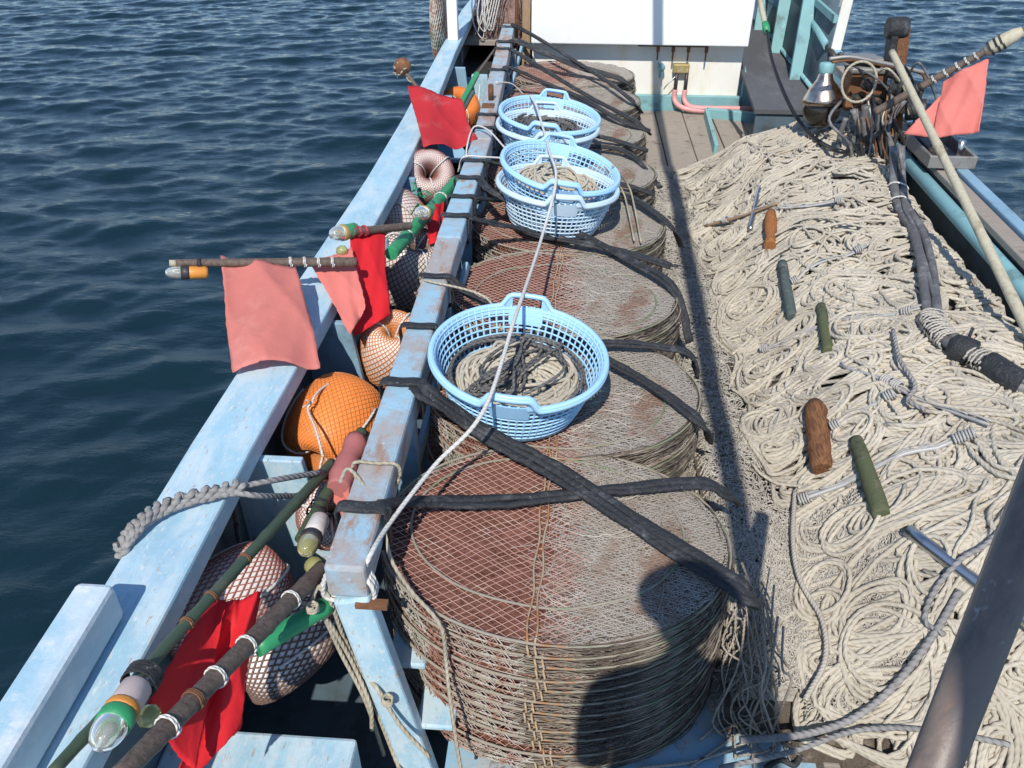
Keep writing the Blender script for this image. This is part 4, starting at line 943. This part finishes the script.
# 6: long olive pole with big lamp and large red flag
A, B = U(50, 775, z=.96), U(332, 463, z=.66)
e = empty('flag_pole', B, 'long olive green pole with large lamp and large bright red flag', 'flag pole', GP)
pole_part(e, A, B, .0105, .0155, M['green_pole'], nodes=7); lash(e, A, B, (.34, .42, .55), .0135, M['rust'])
d = unit(B-A); lq = U(113, 724, z=.955); d = unit(U(139, 684, z=.93)-lq); lamp(e, lq, d, .028, .095, 'green', 'glass', 'pale_label'); lash(e, lq, lq+d*.1, (.98, 1.08, 1.2), .031, M['black'], 3)
m = MB(); m.lathe([(.029, .022), (.0305, .026), (.0305, .034), (.029, .038)], lq, d, 18); part('lamp_ring', m, M['orange_band'], e)
flag(e, [U(224, 600, z=.79), U(263, 589, z=.765), U(243, 725, z=.66), U(172, 800, z=.70)], M['red'], .030, 1.3, 15, n=34)
flag(e, [U(213, 588, z=.795), U(226, 600, z=.785), U(196, 770, z=.715), U(146, 706, z=.86)], M['red'], .010, 1.0, 16, label='red flag corner lying under the pole')
m = MB(); q = U(149, 716, z=.86); m.lathe([(.001, -.022), (.016, -.016), (.021, 0), (.016, .016), (.001, .022)], q, (1, .3, .2), 14); part('lamp_bulb', m, M['glass_yellow'], e)
# 7: brown bamboo
A, B = U(118, 778, z=.98), U(322, 568, z=.70)
e = empty('bamboo_pole', B, 'thick dark brown bamboo pole with white string bands', 'pole', None)
pole_part(e, A, B, .0175, .0195, M['bamboo_dark'], nodes=4, sides=16); lash(e, A, B, (.17, .37, .52, .78), .0215, M['rope_white'], 2)
lash(e, A, B, (.27, .275), .020, M['rust'], 2)
m = MB(); q = U(314, 566, z=.64); m.lathe([(.001, -.026), (.018, -.02), (.025, 0), (.018, .02), (.001, .026)], q, (.3, -.8, .3), 16); part('lamp_bulb', m, M['glass_yellow'], e)
# 8: green pole end
A, B = U(256, 648, z=.67), U(329, 604, z=.65)
mb = MB(); mb.tube(np.linspace(A, B, 10), .023, 16); thing('green_pole', mb, M['green'], 'smooth bright green pole end beneath the brown bamboo', 'pole')
# 9: rolled pink flag pole with yellow lamp
A, B = U(362, 432, z=.64), U(300, 540, z=.66)
e = empty('flag_pole', A, 'short green pole with rolled dull pink flag and yellow lamp', 'flag pole', GP)
pole_part(e, A, B, .019, .015, M['green_pole'], nodes=3)
q0, q1 = U(357, 440, z=.665), U(338, 490, z=.66); m = MB(); tt = np.linspace(0, 1, 14)[:, None]; m.tube(q0+(q1-q0)*tt+RNG.normal(0, .0015, (14, 3)), .034*(1+.06*RNG.normal(0, 1, 14)), 14); part('rolled_flag', m, M['pinkroll'], e)
flag(e, [U(326, 478, z=.68), U(345, 486, z=.68), U(350, 530, z=.56), U(338, 520, z=.58)], M['salmon2'], .012, 1.2, 18)
lamp(e, U(310, 541, z=.69), unit(U(325, 510, z=.67)-U(310, 541, z=.69)), .026, .10, 'rubber_cap', 'glass_yellow', 'wfloat')
lash(e, A, B, (.72, .78), .024, M['black'], 3)

# ------------------------------------------------------------------ ropes on the left
def rope_thing(pts, r, mt, label, name='rope', cat='rope', n=8, group=None, off=None, sides=7):
    mb = MB(); mb.tube(cr(UL(pts), n), r, sides); return thing(name, mb, mt, label, cat, group)
# long white rope over the baskets
m = MB(); m.tube(cr(UL([(362, 574, .77), (372, 552, .80), (392, 520, .77), (435, 465, .78), (484, 410, .855), (515, 318, .89), (541, 240, .84), (556, 180, .90), (549, 150, .89), (537, 108, .88), (530, 95, .87)]), 10), .0062, 7)
ce = V(-.468, 1.262, .75); 
for k in range(3):
    c = [(ce[0]+a, ce[1]+.012*k-.01, b) for a, b in ((-.056, .74), (-.056, .69), (0, .682), (.056, .69), (.056, .74))]; m.tube(cr(c+[U(358+2*k, 570-4*k, z=.765)], 6), .006, 6)
thing('white_rope', m, M['rope_white'], 'long white rope from the rail end across all the baskets', 'rope')
m = MB(); m.tube(cr(UL([(340, 482, .80), (349, 469, .805), (369, 493, .79), (385, 524, .74), (388, 549, .70), (395, 567, .66), (412, 592, .645), (440, 625, .62), (446, 660, .50), (449, 690, .42), (456, 740, .30), (462, 775, .2)]), 10), .0052, 7)
c = [( -.468+a, 1.60, b) for a, b in ((-.056, .75), (-.056, .806), (0, .808), (.056, .806), (.056, .75), (0, .69))]; m.tube(cr(c, 6, True), .005, 6, closed=True); 
thing('tan_rope', m, M['rope_tan'], 'tan rope trailing over the red-brown side of the big pot stack', 'rope')
m = MB()
for k, pts in enumerate([[(312, 600, .70), (318, 588, .71), (330, 600, .68), (345, 640, .52), (368, 690, .36), (392, 750, .14), (404, 780, .1)], [(303, 603, .68), (320, 610, .64), (342, 655, .48), (366, 702, .33), (384, 755, .12)],
                         [(306, 594, .70), (325, 587, .71), (340, 612, .63), (362, 668, .44), (378, 690, .42), (400, 725, .33), (430, 758, .24)], [(313, 602, .68), (334, 630, .57), (355, 668, .44), (370, 705, .34), (372, 730, .25)]]):
    m.tube(cr(UL(pts), 8), .0058, 7)
for q in ((313, 611, .69), (368, 664, .47), (388, 703, .40)):
    p = U(*q[:2], z=q[2]); a = np.linspace(0, 18, 40); m.tube(p+np.column_stack([.012*np.cos(a), .012*np.sin(a), a*.0012]), .004, 5)
thing('hanging_rope', m, M['rope_tan'], 'bunch of tan rope strands hanging from the green pole end', 'rope')
# grey mooring rope round the gunwale
m = MB(); base = [(120, 552, .802), (135, 530, .822), (160, 510, .826), (205, 495, .826), (240, 489, .824)]
Q = cr(UL(base), 14); a = np.linspace(0, 30, len(Q))
for k in range(3): m.tube(Q+np.column_stack([.012*np.cos(a+k*2.1), .012*np.sin(a+k*2.1)*.9, .009*np.sin(a+k*2.1)+.004])+RNG.normal(0, .0012, (len(Q), 3)), .0088, 7)
m.tube(cr(UL([(238, 487, .825), (275, 480, .80), (322, 472, .70)]), 6), .008, 7); m.tube(cr(UL([(238, 493, .822), (262, 496, .79), (300, 496, .66)]), 6), .008, 7)
m.tube(cr(UL([(120, 552, .80), (124, 544, .80)])+[V(-1.0, U(120, 552, z=.8)[1], .70)], 4), .010, 7)
thing('mooring_rope', m, M['rope_grey'], 'thick knotted grey rope lashed round the pale blue gunwale', 'rope')
rope_thing([(233, 500, .72), (236, 520, .60), (242, 545, .50), (262, 540, .42)], .008, M['rope_dark'], 'short dark rope end hanging inside the gunwale', 'dark_rope')
rope_thing([(38, 652, .868), (55, 642, .872), (75, 639, .872), (82, 650, .84)], .006, M['rope_white'], 'short frayed cord over the raised gunwale block', 'thin_rope', 'rope')
for pts, lab in (([(505, 148, .83), (488, 130, .84), (474, 127, .83), (467, 147, .80), (466, 170, .72)], 'white cord arching over the rail by the farther baskets'), ([(503, 158, .84), (485, 157, .82), (464, 157, .805), (458, 172, .72)], 'white cord lying flat across the rail by the nearer baskets'),
                 ([(612, 165, .84), (628, 185, .70), (634, 205, .65), (641, 242, .62)], 'pale cord hanging from the nearer top basket'), ([(604, 166, .84), (622, 190, .68), (628, 210, .64), (634, 240, .62)], 'second pale cord beside the one from the nearer top basket'),
                 ([(496, 82, .82), (512, 84, .78), (524, 95, .70)], 'white cord hooked near the rusty rail pin'), ([(480, 84, .80), (479, 100, .74), (482, 118, .60)], 'white cord loop hanging behind the rusty rail pin'),
                 ([(418, 292, .78), (424, 282, .80), (432, 282, .81), (485, 297, .80), (502, 330, .76)], 'tan cord from the rail to the lone basket')):
    rope_thing(pts, .0045, M['rope_white'] if 'white' in lab else M['rope_tan'], lab, 'thin_rope', 'rope', group='thin cords by the baskets')
# ------------------------------------------------------------------ far left: net bag and net pile
p = U(440, 28, z=.9)
m = MB(); G = []
for v in np.linspace(0, 1, 14):
    a = np.linspace(0, 2*math.pi, 25); r_ = .02+.10*math.sin(math.pi*min(1, v*.9+.08))
    G.append(np.column_stack([-1.0+.45*r_*np.cos(a), 6.5+2.2*r_*np.sin(a), .55+.75*v+0*a]))
G = np.array(G)
for k in range(0, 25): m.tube(np.array([G[i, (k+i) % 25] for i in range(14)]), .005, 5); m.tube(np.array([G[i, (k-i) % 25] for i in range(14)]), .005, 5)
thing('net_bag', m, M['side_pale'], 'pale green net bag hanging outside the white corner post', 'net bag')
m = MB(); u, v = np.meshgrid(np.linspace(0, 2*math.pi, 40), np.linspace(0, math.pi/2, 14)); rr = 1+.10*np.sin(u*5+v*3)+.08*np.sin(u*9-v*7)
m.grid(np.stack([-.60+.24*rr*np.cos(u)*np.cos(v), 7.45+.32*rr*np.sin(u)*np.cos(v), .66+.42*rr*np.sin(v)], -1)[:, ::-1])
for k in range(60):
    a = RNG.uniform(0, 6.28); b = RNG.uniform(.1, 1.4); P = []
    for s in range(8):
        r_ = 1.1; P.append((-.60+.24*r_*math.cos(a)*math.cos(b), 7.45+.32*r_*math.sin(a)*math.cos(b), .66+.42*r_*math.sin(b))); a += RNG.normal(0, .18); b = min(1.5, max(.03, b+RNG.normal(0, .16)))
    m.tube(cr(P, 2), .004, 4)
o = thing('net_pile', m, M['pile'], 'heap of dull red netting on the wooden shelf by the wheelhouse', 'net pile')
m = MB()
for k in range(7):
    x = -.80+.02*k; m.tube(cr([(x+.1, 7.06, 1.15), (x, 7.02, 1.0), (x-.01+RNG.normal(0, .02), 7.0, .82), (x+.03, 7.02, .76+RNG.normal(0, .03)), (x+.06, 7.02, .85), (x+.12, 7.05, 1.1)], 6), .005, 6)
thing('thin_rope', m, M['rope_white'], 'loops of white cord hanging before the net pile', 'cord')

# ------------------------------------------------------------------ hauler, lamp, hoses, poles on the right
HX, HY = 1.60, 4.55
e = empty('line_hauler', (HX, HY, .5), 'rusty line hauler with a tall wooden arm, pulley and hoses', 'hauler')
def q(px, py, y): return U(px, py, y=y)
m = MB(); a = q(866, 92, 4.65); m.box(a+V(0, .06, 0), (.20, .16, .20)); part('gear_box', m, M['rust'], e, bevel=.008)
m = MB(); m.beam(a+V(-.11, .06, .115), a+V(.11, .06, .115), .19, .03); m.box(a+V(-.02, .05, .15), (.15, .12, .05)); part('gear_box_lid', m, M['galv'], e, bevel=.01)
for px, wd, mt in ((886, .06, 'timber'), (898, .05, 'wood_rust'), (876, .04, 'rust')):
    t0, b0_ = q(px, 105, 4.55), q(px-2, 172, 4.55); m = MB(); m.beam(b0_-V(0, 0, .15), t0, wd, .05, (0, -1, 0)); part('upright', m, M[mt], e, bevel=.004)
t0, b0_ = q(903, 28, 4.62), q(893, 105, 4.62)
m = MB(); m.beam(b0_, t0, .06, .07, (0, -1, 0)); part('arm', m, M['wood_brown'], e, bevel=.006)
m = MB(); m.beam(b0_+V(-.045, 0, 0), t0+V(-.05, 0, .01), .035, .09, (0, -1, 0)); m.lathe([(.05, -.05), (.055, -.03), (.055, .03), (.05, .05)], t0+V(-.03, 0, 0), (1, 0, 0), 16); part('arm_cover', m, M['black'], e, bevel=.004)
m = MB(); c = q(897, 85, 4.5); m.lathe([(.085, -.03), (.09, -.02), (.06, -.006), (.06, .006), (.09, .02), (.085, .03)], c, (.9, -.4, 0), 24); part('pulley', m, M['black'], e)
m = MB(); m.lathe([(.03, -.05), (.03, .05)], c, (.9, -.4, 0), 14); part('axle', m, M['steel'], e)
for pts, r_, mt in (([(829, 59), (850, 57), (878, 62), (905, 68), (926, 73)], .011, 'galv'), ([(832, 62), (856, 60), (882, 65), (918, 72), (925, 80), (922, 92)], .008, 'rust')):
    m = MB(); m.tube(cr([q(*p_, 4.5) for p_ in pts], 8), r_, 8); part('guide_rod', m, M[mt], e)
m = MB(); c = q(859, 82, 4.42); a_ = np.linspace(0, 2*math.pi, 41)[:-1]; m.tube(c+np.column_stack([.085*np.cos(a_), .02*np.sin(a_), .095*np.sin(a_)]), .007, 7, closed=True, upv=V(0, 1, 0)); part('guide_ring', m, M['rope_tan'], e)
for pts, r_ in (([(866, 105), (864, 130), (872, 150), (880, 172), (884, 190)], .022), ([(875, 108), (880, 135), (884, 160), (882, 185)], .018), ([(853, 110), (858, 130), (850, 150), (856, 170)], .016), ([(905, 100), (890, 120), (872, 140), (860, 160)], .014), ([(893, 100), (884, 118), (886, 140), (892, 165), (890, 190)], .016), ([(846, 118), (840, 135), (838, 150), (830, 165)], .014)):
    m = MB(); m.tube(cr([q(p_[0], p_[1], 4.42) for p_ in pts], 6), r_, 9); part('hydraulic_hose', m, M['hose'], e)
for k in range(13):
    x0 = 846+k*5.2; yy = 96+RNG.uniform(-8, 16); m = MB(); m.tube(cr([q(x0, yy, 4.45), q(x0+RNG.normal(0, 7), yy+25, 4.38), q(x0+RNG.normal(0, 9), yy+52, 4.36), q(x0+RNG.normal(4, 10), 186, 4.36)], 6), RNG.uniform(.005, .012), 7); part('cable', m, M[['hose', 'black', 'dark_metal', 'rust', 'galv'][k % 5]], e)
for k in range(5):
    x0 = 845+k*15; m = MB(); m.tube(cr([q(x0, 66+4*k, 4.5), q(x0+14, 58+RNG.uniform(0, 30), 4.42), q(x0+30, 84+RNG.uniform(0, 20), 4.45), q(x0+34, 115, 4.42)], 7), .006, 7); part('cable', m, M[['cable', 'hose', 'rope_tan'][k % 3]], e)
for px, py, r_ in ((868, 84, .035), (876, 100, .028), (856, 98, .024), (890, 118, .03)):
    m = MB(); m.lathe([(r_*.6, -.02), (r_, -.01), (r_, .03), (r_*.4, .035), (r_*.4, .05)], q(px, py, 4.53), (.1, -1, .1), 14); part('bolt_hub', m, M['rust' if px % 4 else 'dark_metal'], e)
m = MB(); c = q(908, 100, 4.5); m.box(c, (.10, .10, .12)); m.lathe([(.05, -.06), (.055, .04)], c+V(.05, -.03, -.04), (1, -.3, .2), 14); part('motor', m, M['dark_metal'], e, bevel=.008)
m = MB(); c = q(870, 162, 4.5); m.box2((1.42, 4.42, .30), (1.72, 4.7, c[2]-.02)); part('base_box', m, M['dark_metal'], e, bevel=.01)
# open metal tray on the rail
a = U(940, 158, z=.84)
e2 = empty('metal_tray', (1.82, 4.09, .80), 'open dull metal tray on the side rail below the pink flag', 'tray')
m = MB(); x0, x1, y0, y1, z0, z1 = 1.71, 1.93, 3.92, 4.26, .80, .86
for lo, hi in (((x0, y0, z0), (x1, y0+.015, z1)), ((x0, y1-.015, z0), (x1, y1, z1)), ((x0, y0+.016, z0), (x0+.015, y1-.016, z1)), ((x1-.015, y0+.016, z0), (x1, y1-.016, z1)), ((x0+.016, y0+.016, z0), (x1-.016, y1-.016, z0+.01))): m.box2(lo, hi)
part('tray_body', m, M['galv'], e2, bevel=.004)
m = MB(); m.box((1.78, 4.1, .84), (.09, .16, .05)); m.tube(cr([(1.74, 4.0, .85), (1.78, 4.1, .89), (1.86, 4.2, .86)], 5), .010, 7); part('tray_fitting', m, M['dark_metal'], e2, bevel=.006)
m = MB(); m.lathe([(.004, 0), (.012, .04), (.018, .09)], (1.87, 4.0, .82), (0, 0, 1), 8); part('tray_hook', m, M['steel'], e2)
# lamp with chrome bell reflector
c = q(826, 74, 4.75); e = empty('work_lamp', c+V(0, 0, -.3), 'fishing lamp with shiny bell reflector and dark glass globe', 'lamp')
ax = unit(V(.05, -.15, -1))
m = MB(); m.lathe([(a*.84, b*.84) for a, b in ((.035, -.02), (.045, .0), (.055, .035), (.095, .09), (.125, .15), (.135, .185), (.130, .185), (.12, .15), (.09, .092), (.05, .04))], c, ax, 32, caps=False); part('reflector', m, M['chrome'], e)
m = MB(); m.lathe([(.034, -.06), (.04, -.05), (.04, -.01), (.034, 0)], c, ax, 18); part('lamp_socket', m, M['teal'], e)
m = MB(); ph = np.linspace(.5, math.pi, 14); m.lathe([(.001+.100*math.sin(p_), .185-.10*math.cos(p_)) for p_ in ph], c, ax, 28, caps=False); part('globe', m, M['glass_dark'], e)
m = MB(); m.tube(cr([c+V(.02, 0, .06), c+V(.06, .02, .10), q(850, 62, 4.55), q(880, 66, 4.55)], 6), .012, 8); part('lamp_arm', m, M['dark_metal'], e)
# cable from top to heap
m = MB(); m.tube(cr([q(766, 28, 5.6), q(772, 60, 5.3), q(785, 95, 5.0), q(800, 122, 4.8), UH(820, 142, .05), UH(850, 152, .04), UH(872, 140, .06)], 8), .011, 9)
o = thing('black_cable', m, M['cable'], 'black cable hanging from a tan rope down to the rope heap', 'cable')
m = MB(); m.tube(cr([q(766, 28, 5.6), q(762, 10, 5.7), q(757, -20, 5.8)], 6), .017, 8); part('tan_rope', m, M['rope_tan'], o)
m = MB(); m.lathe([(.02, -.04), (.024, 0), (.02, .04)], q(766, 28, 5.6), q(766, 28, 5.6)-q(762, 10, 5.7), 12); part('green_coupling', m, M['green'], o)
o.children[0].data.name = 'tan_rope'
# big black hose
P = [U(897, 148, y=4.05), U(897, 172, y=3.95)] + [UH(a, b, .05) for a, b in ((899, 195), (903, 210), (917, 232), (926, 265), (930, 300), (935, 325), (955, 345), (985, 362), (1010, 378), (1035, 390))]
e = empty('big_hose', P[4], 'thick dusty black hose bound with white string across the rope', 'hose')
Q = cr(P, 10); m = MB(); wv = np.sin(np.arange(len(Q))*.16); m.tube(Q+np.column_stack([-.015-.006*wv, 0*wv, .008*wv]), .019+.001*np.sin(np.arange(len(Q))*.5), 10); m.tube(Q+np.column_stack([.019+.004*wv, 0*wv, .006-.008*wv]), .018, 10); m.tube(Q+np.column_stack([.004+.02*np.sin(np.arange(len(Q))*.11), 0*wv, .016+0*wv]), .009, 8); part('hose_tube', m, M['hose'], e)
def along(Q, a, b, r, turns, th, mt, name):
    seg = Q[int(a*len(Q)):max(int(b*len(Q)), int(a*len(Q))+4)]; n = turns*16; t_ = np.linspace(0, 1, n); idx = t_*(len(seg)-1.001); i0 = idx.astype(int); f_ = (idx-i0)[:, None]; c = seg[i0]*(1-f_)+seg[i0+1]*f_
    T = np.gradient(c, axis=0); T /= np.linalg.norm(T, axis=1, keepdims=True); s_ = np.cross(T, V(0, 0, 1)); s_ /= np.linalg.norm(s_, axis=1, keepdims=True); w_ = np.cross(s_, T); an = t_*turns*2*math.pi
    m = MB(); m.tube(c+s_*(np.cos(an)*r*1.35)[:, None]+w_*(np.sin(an)*r)[:, None]+RNG.normal(0, .0015, c.shape), th, 6); part(name, m, mt, e)
along(Q, .60, .72, .032, 13, .0040, M['twine'], 'string_binding'); along(Q, .78, .84, .034, 5, .004, M['twine'], 'string_binding'); along(Q, .15, .16, .032, 1, .004, M['rope_white'], 'string_binding'); along(Q, .22, .23, .032, 1, .004, M['rope_white'], 'string_binding')
m = MB(); c = Q[int(.75*len(Q))]; m.lathe([(.025, -.05), (.047, -.035), (.05, 0), (.047, .035), (.025, .05)], c, unit(V(1, -.5, -.1)), 14); m.lathe([(.006, .02), (.006, .085)], c, (.1, .1, 1), 8); part('coupling', m, M['black'], e)
m = MB(); c = Q[int(.88*len(Q))]; m.tube(Q[int(.82*len(Q)):int(.96*len(Q))], .045, 12); part('tape_wrap', m, M['black'], e)
for pts in ([(888, 150), (880, 168), (876, 186), (880, 200)], ):
    pass
# pale bamboo pole
A, B = U(892, 52, y=4.25), UH(1024, 322, .10); d = B-A; e = empty('bamboo_pole', B, 'straight pale bamboo pole leaning across the side rail', 'pole'); pole_part(e, A, B+d*.2, .0155, .020, M['bamboo'], nodes=7, bend=0)
# pink flag pole on the right
A, B = U(875, 112, y=4.2), U(1024, 30, y=4.05); e = empty('flag_pole', A, 'flag pole slanting out over the water with coral pink flag', 'flag pole', GP)
pole_part(e, A, B, .020, .015, M['bamboo_dark'], nodes=5); lash(e, A, B, (.42, .5, .58, .64, .70), .0205, M['rope_white']); lash(e, A, B, (.3, .33), .024, M['black'], 4)
d = unit(B-A); c = A+(B-A)*.86; m = MB(); m.lathe([(.018, -.07), (.03, -.05), (.034, 0), (.03, .06), (.018, .09)], c, d, 16); part('tip_float', m, M['bamboo'], e); lash(e, c-d*.06, c+d*.08, (.1, .3, .45), .034, M['black'], 2)
flag(e, [U(942, 80, y=4.10), U(989, 56, y=4.06), U(979, 131, y=3.92), U(932, 139, y=3.98)], M['salmon2'], .026, .8, 22, n=30)
flag(e, [U(944, 92, y=4.085), U(950, 100, y=4.07), U(938, 138, y=3.985), U(904, 134, y=4.03)], M['salmon2'], .012, .6, 24, n=16, label='lower corner of the coral pink flag blown aside')

# ------------------------------------------------------------------ photographer (casts the shadow on the near pots)
pe = empty('person', (.14, -.20, .62), 'person standing at the camera whose shadow falls on the big pot stack', 'person')
def skin(name, verts, edges, radii, mt, parent, rootv=0, sub=2):
    me = bpy.data.meshes.new(name); me.from_pydata([tuple(np.array(v)) for v in verts], edges, []); o = bpy.data.objects.new(name, me); C.objects.link(o); o.parent = parent
    s_ = o.modifiers.new('skin', 'SKIN'); s_.use_smooth_shade = True
    for i, r in enumerate(radii):
        sv = me.skin_vertices[0].data[i]; sv.radius = r if isinstance(r, tuple) else (r, r); sv.use_root = i == rootv
    ss_ = o.modifiers.new('sub', 'SUBSURF'); ss_.levels = sub; ss_.render_levels = sub
    me.materials.append(mt); return o
# local coords: feet at z=0, facing +y
vs = [(0, 0, .92), (0, 0, 1.12), (0, .01, 1.36), (0, .02, 1.50), (0, .03, 1.56),
      (.19, 0, 1.40), (.30, -.03, 1.17), (.13, .07, 1.32), (-.19, 0, 1.40), (-.21, -.05, 1.14), (-.16, .07, 1.32),
      (.10, 0, .86), (.11, .02, .48), (.11, 0, .08), (.11, .12, .04), (-.10, 0, .86), (-.11, .02, .48), (-.11, 0, .08), (-.11, .12, .04)]
ed = [(0, 1), (1, 2), (2, 3), (3, 4), (2, 5), (5, 6), (6, 7), (2, 8), (8, 9), (9, 10), (0, 11), (11, 12), (12, 13), (13, 14), (0, 15), (15, 16), (16, 17), (17, 18)]
ra = [(.15, .11), (.145, .105), (.15, .10), (.055, .055), (.05, .05), .065, .05, .038, .065, .05, .038, .085, .06, .045, .04, .085, .06, .045, .04]
skin('body', vs, ed, ra, M['jacket'], pe)
m = MB(); ph = np.linspace(0.02, math.pi-.02, 16); m.lathe([(.085*math.sin(p_)*(1-.12*(math.cos(p_) < 0)), -.118*math.cos(p_)) for p_ in ph], (0, .03, 1.68), (0, 0, 1), 24, caps=False)
m.lathe([(.006, 0), (.017, .02), (.012, .05)], (0, .105, 1.645), (0, .15, 1), 8)
for s in (-1, 1): m.lathe([(.001, -.03), (.012, -.015), (.014, .01), (.001, .03)], (s*.083, .03, 1.67), (0, 0, 1), 8, caps=False)
part('head', m, M['skin'], pe, local=True)
m = MB(); m.lathe([(.098, 0), (.102, .03), (.09, .075), (.05, .105), (.002, .115)], (0, .025, 1.70), (0, 0, 1), 24, caps=False); m.lathe([(.001, .008), (.125, .0), (.128, .006), (.001, .016)], (0, .045, 1.70), (0, .1, 1), 24, caps=False); part('cap', m, M['hat'], pe, local=True)
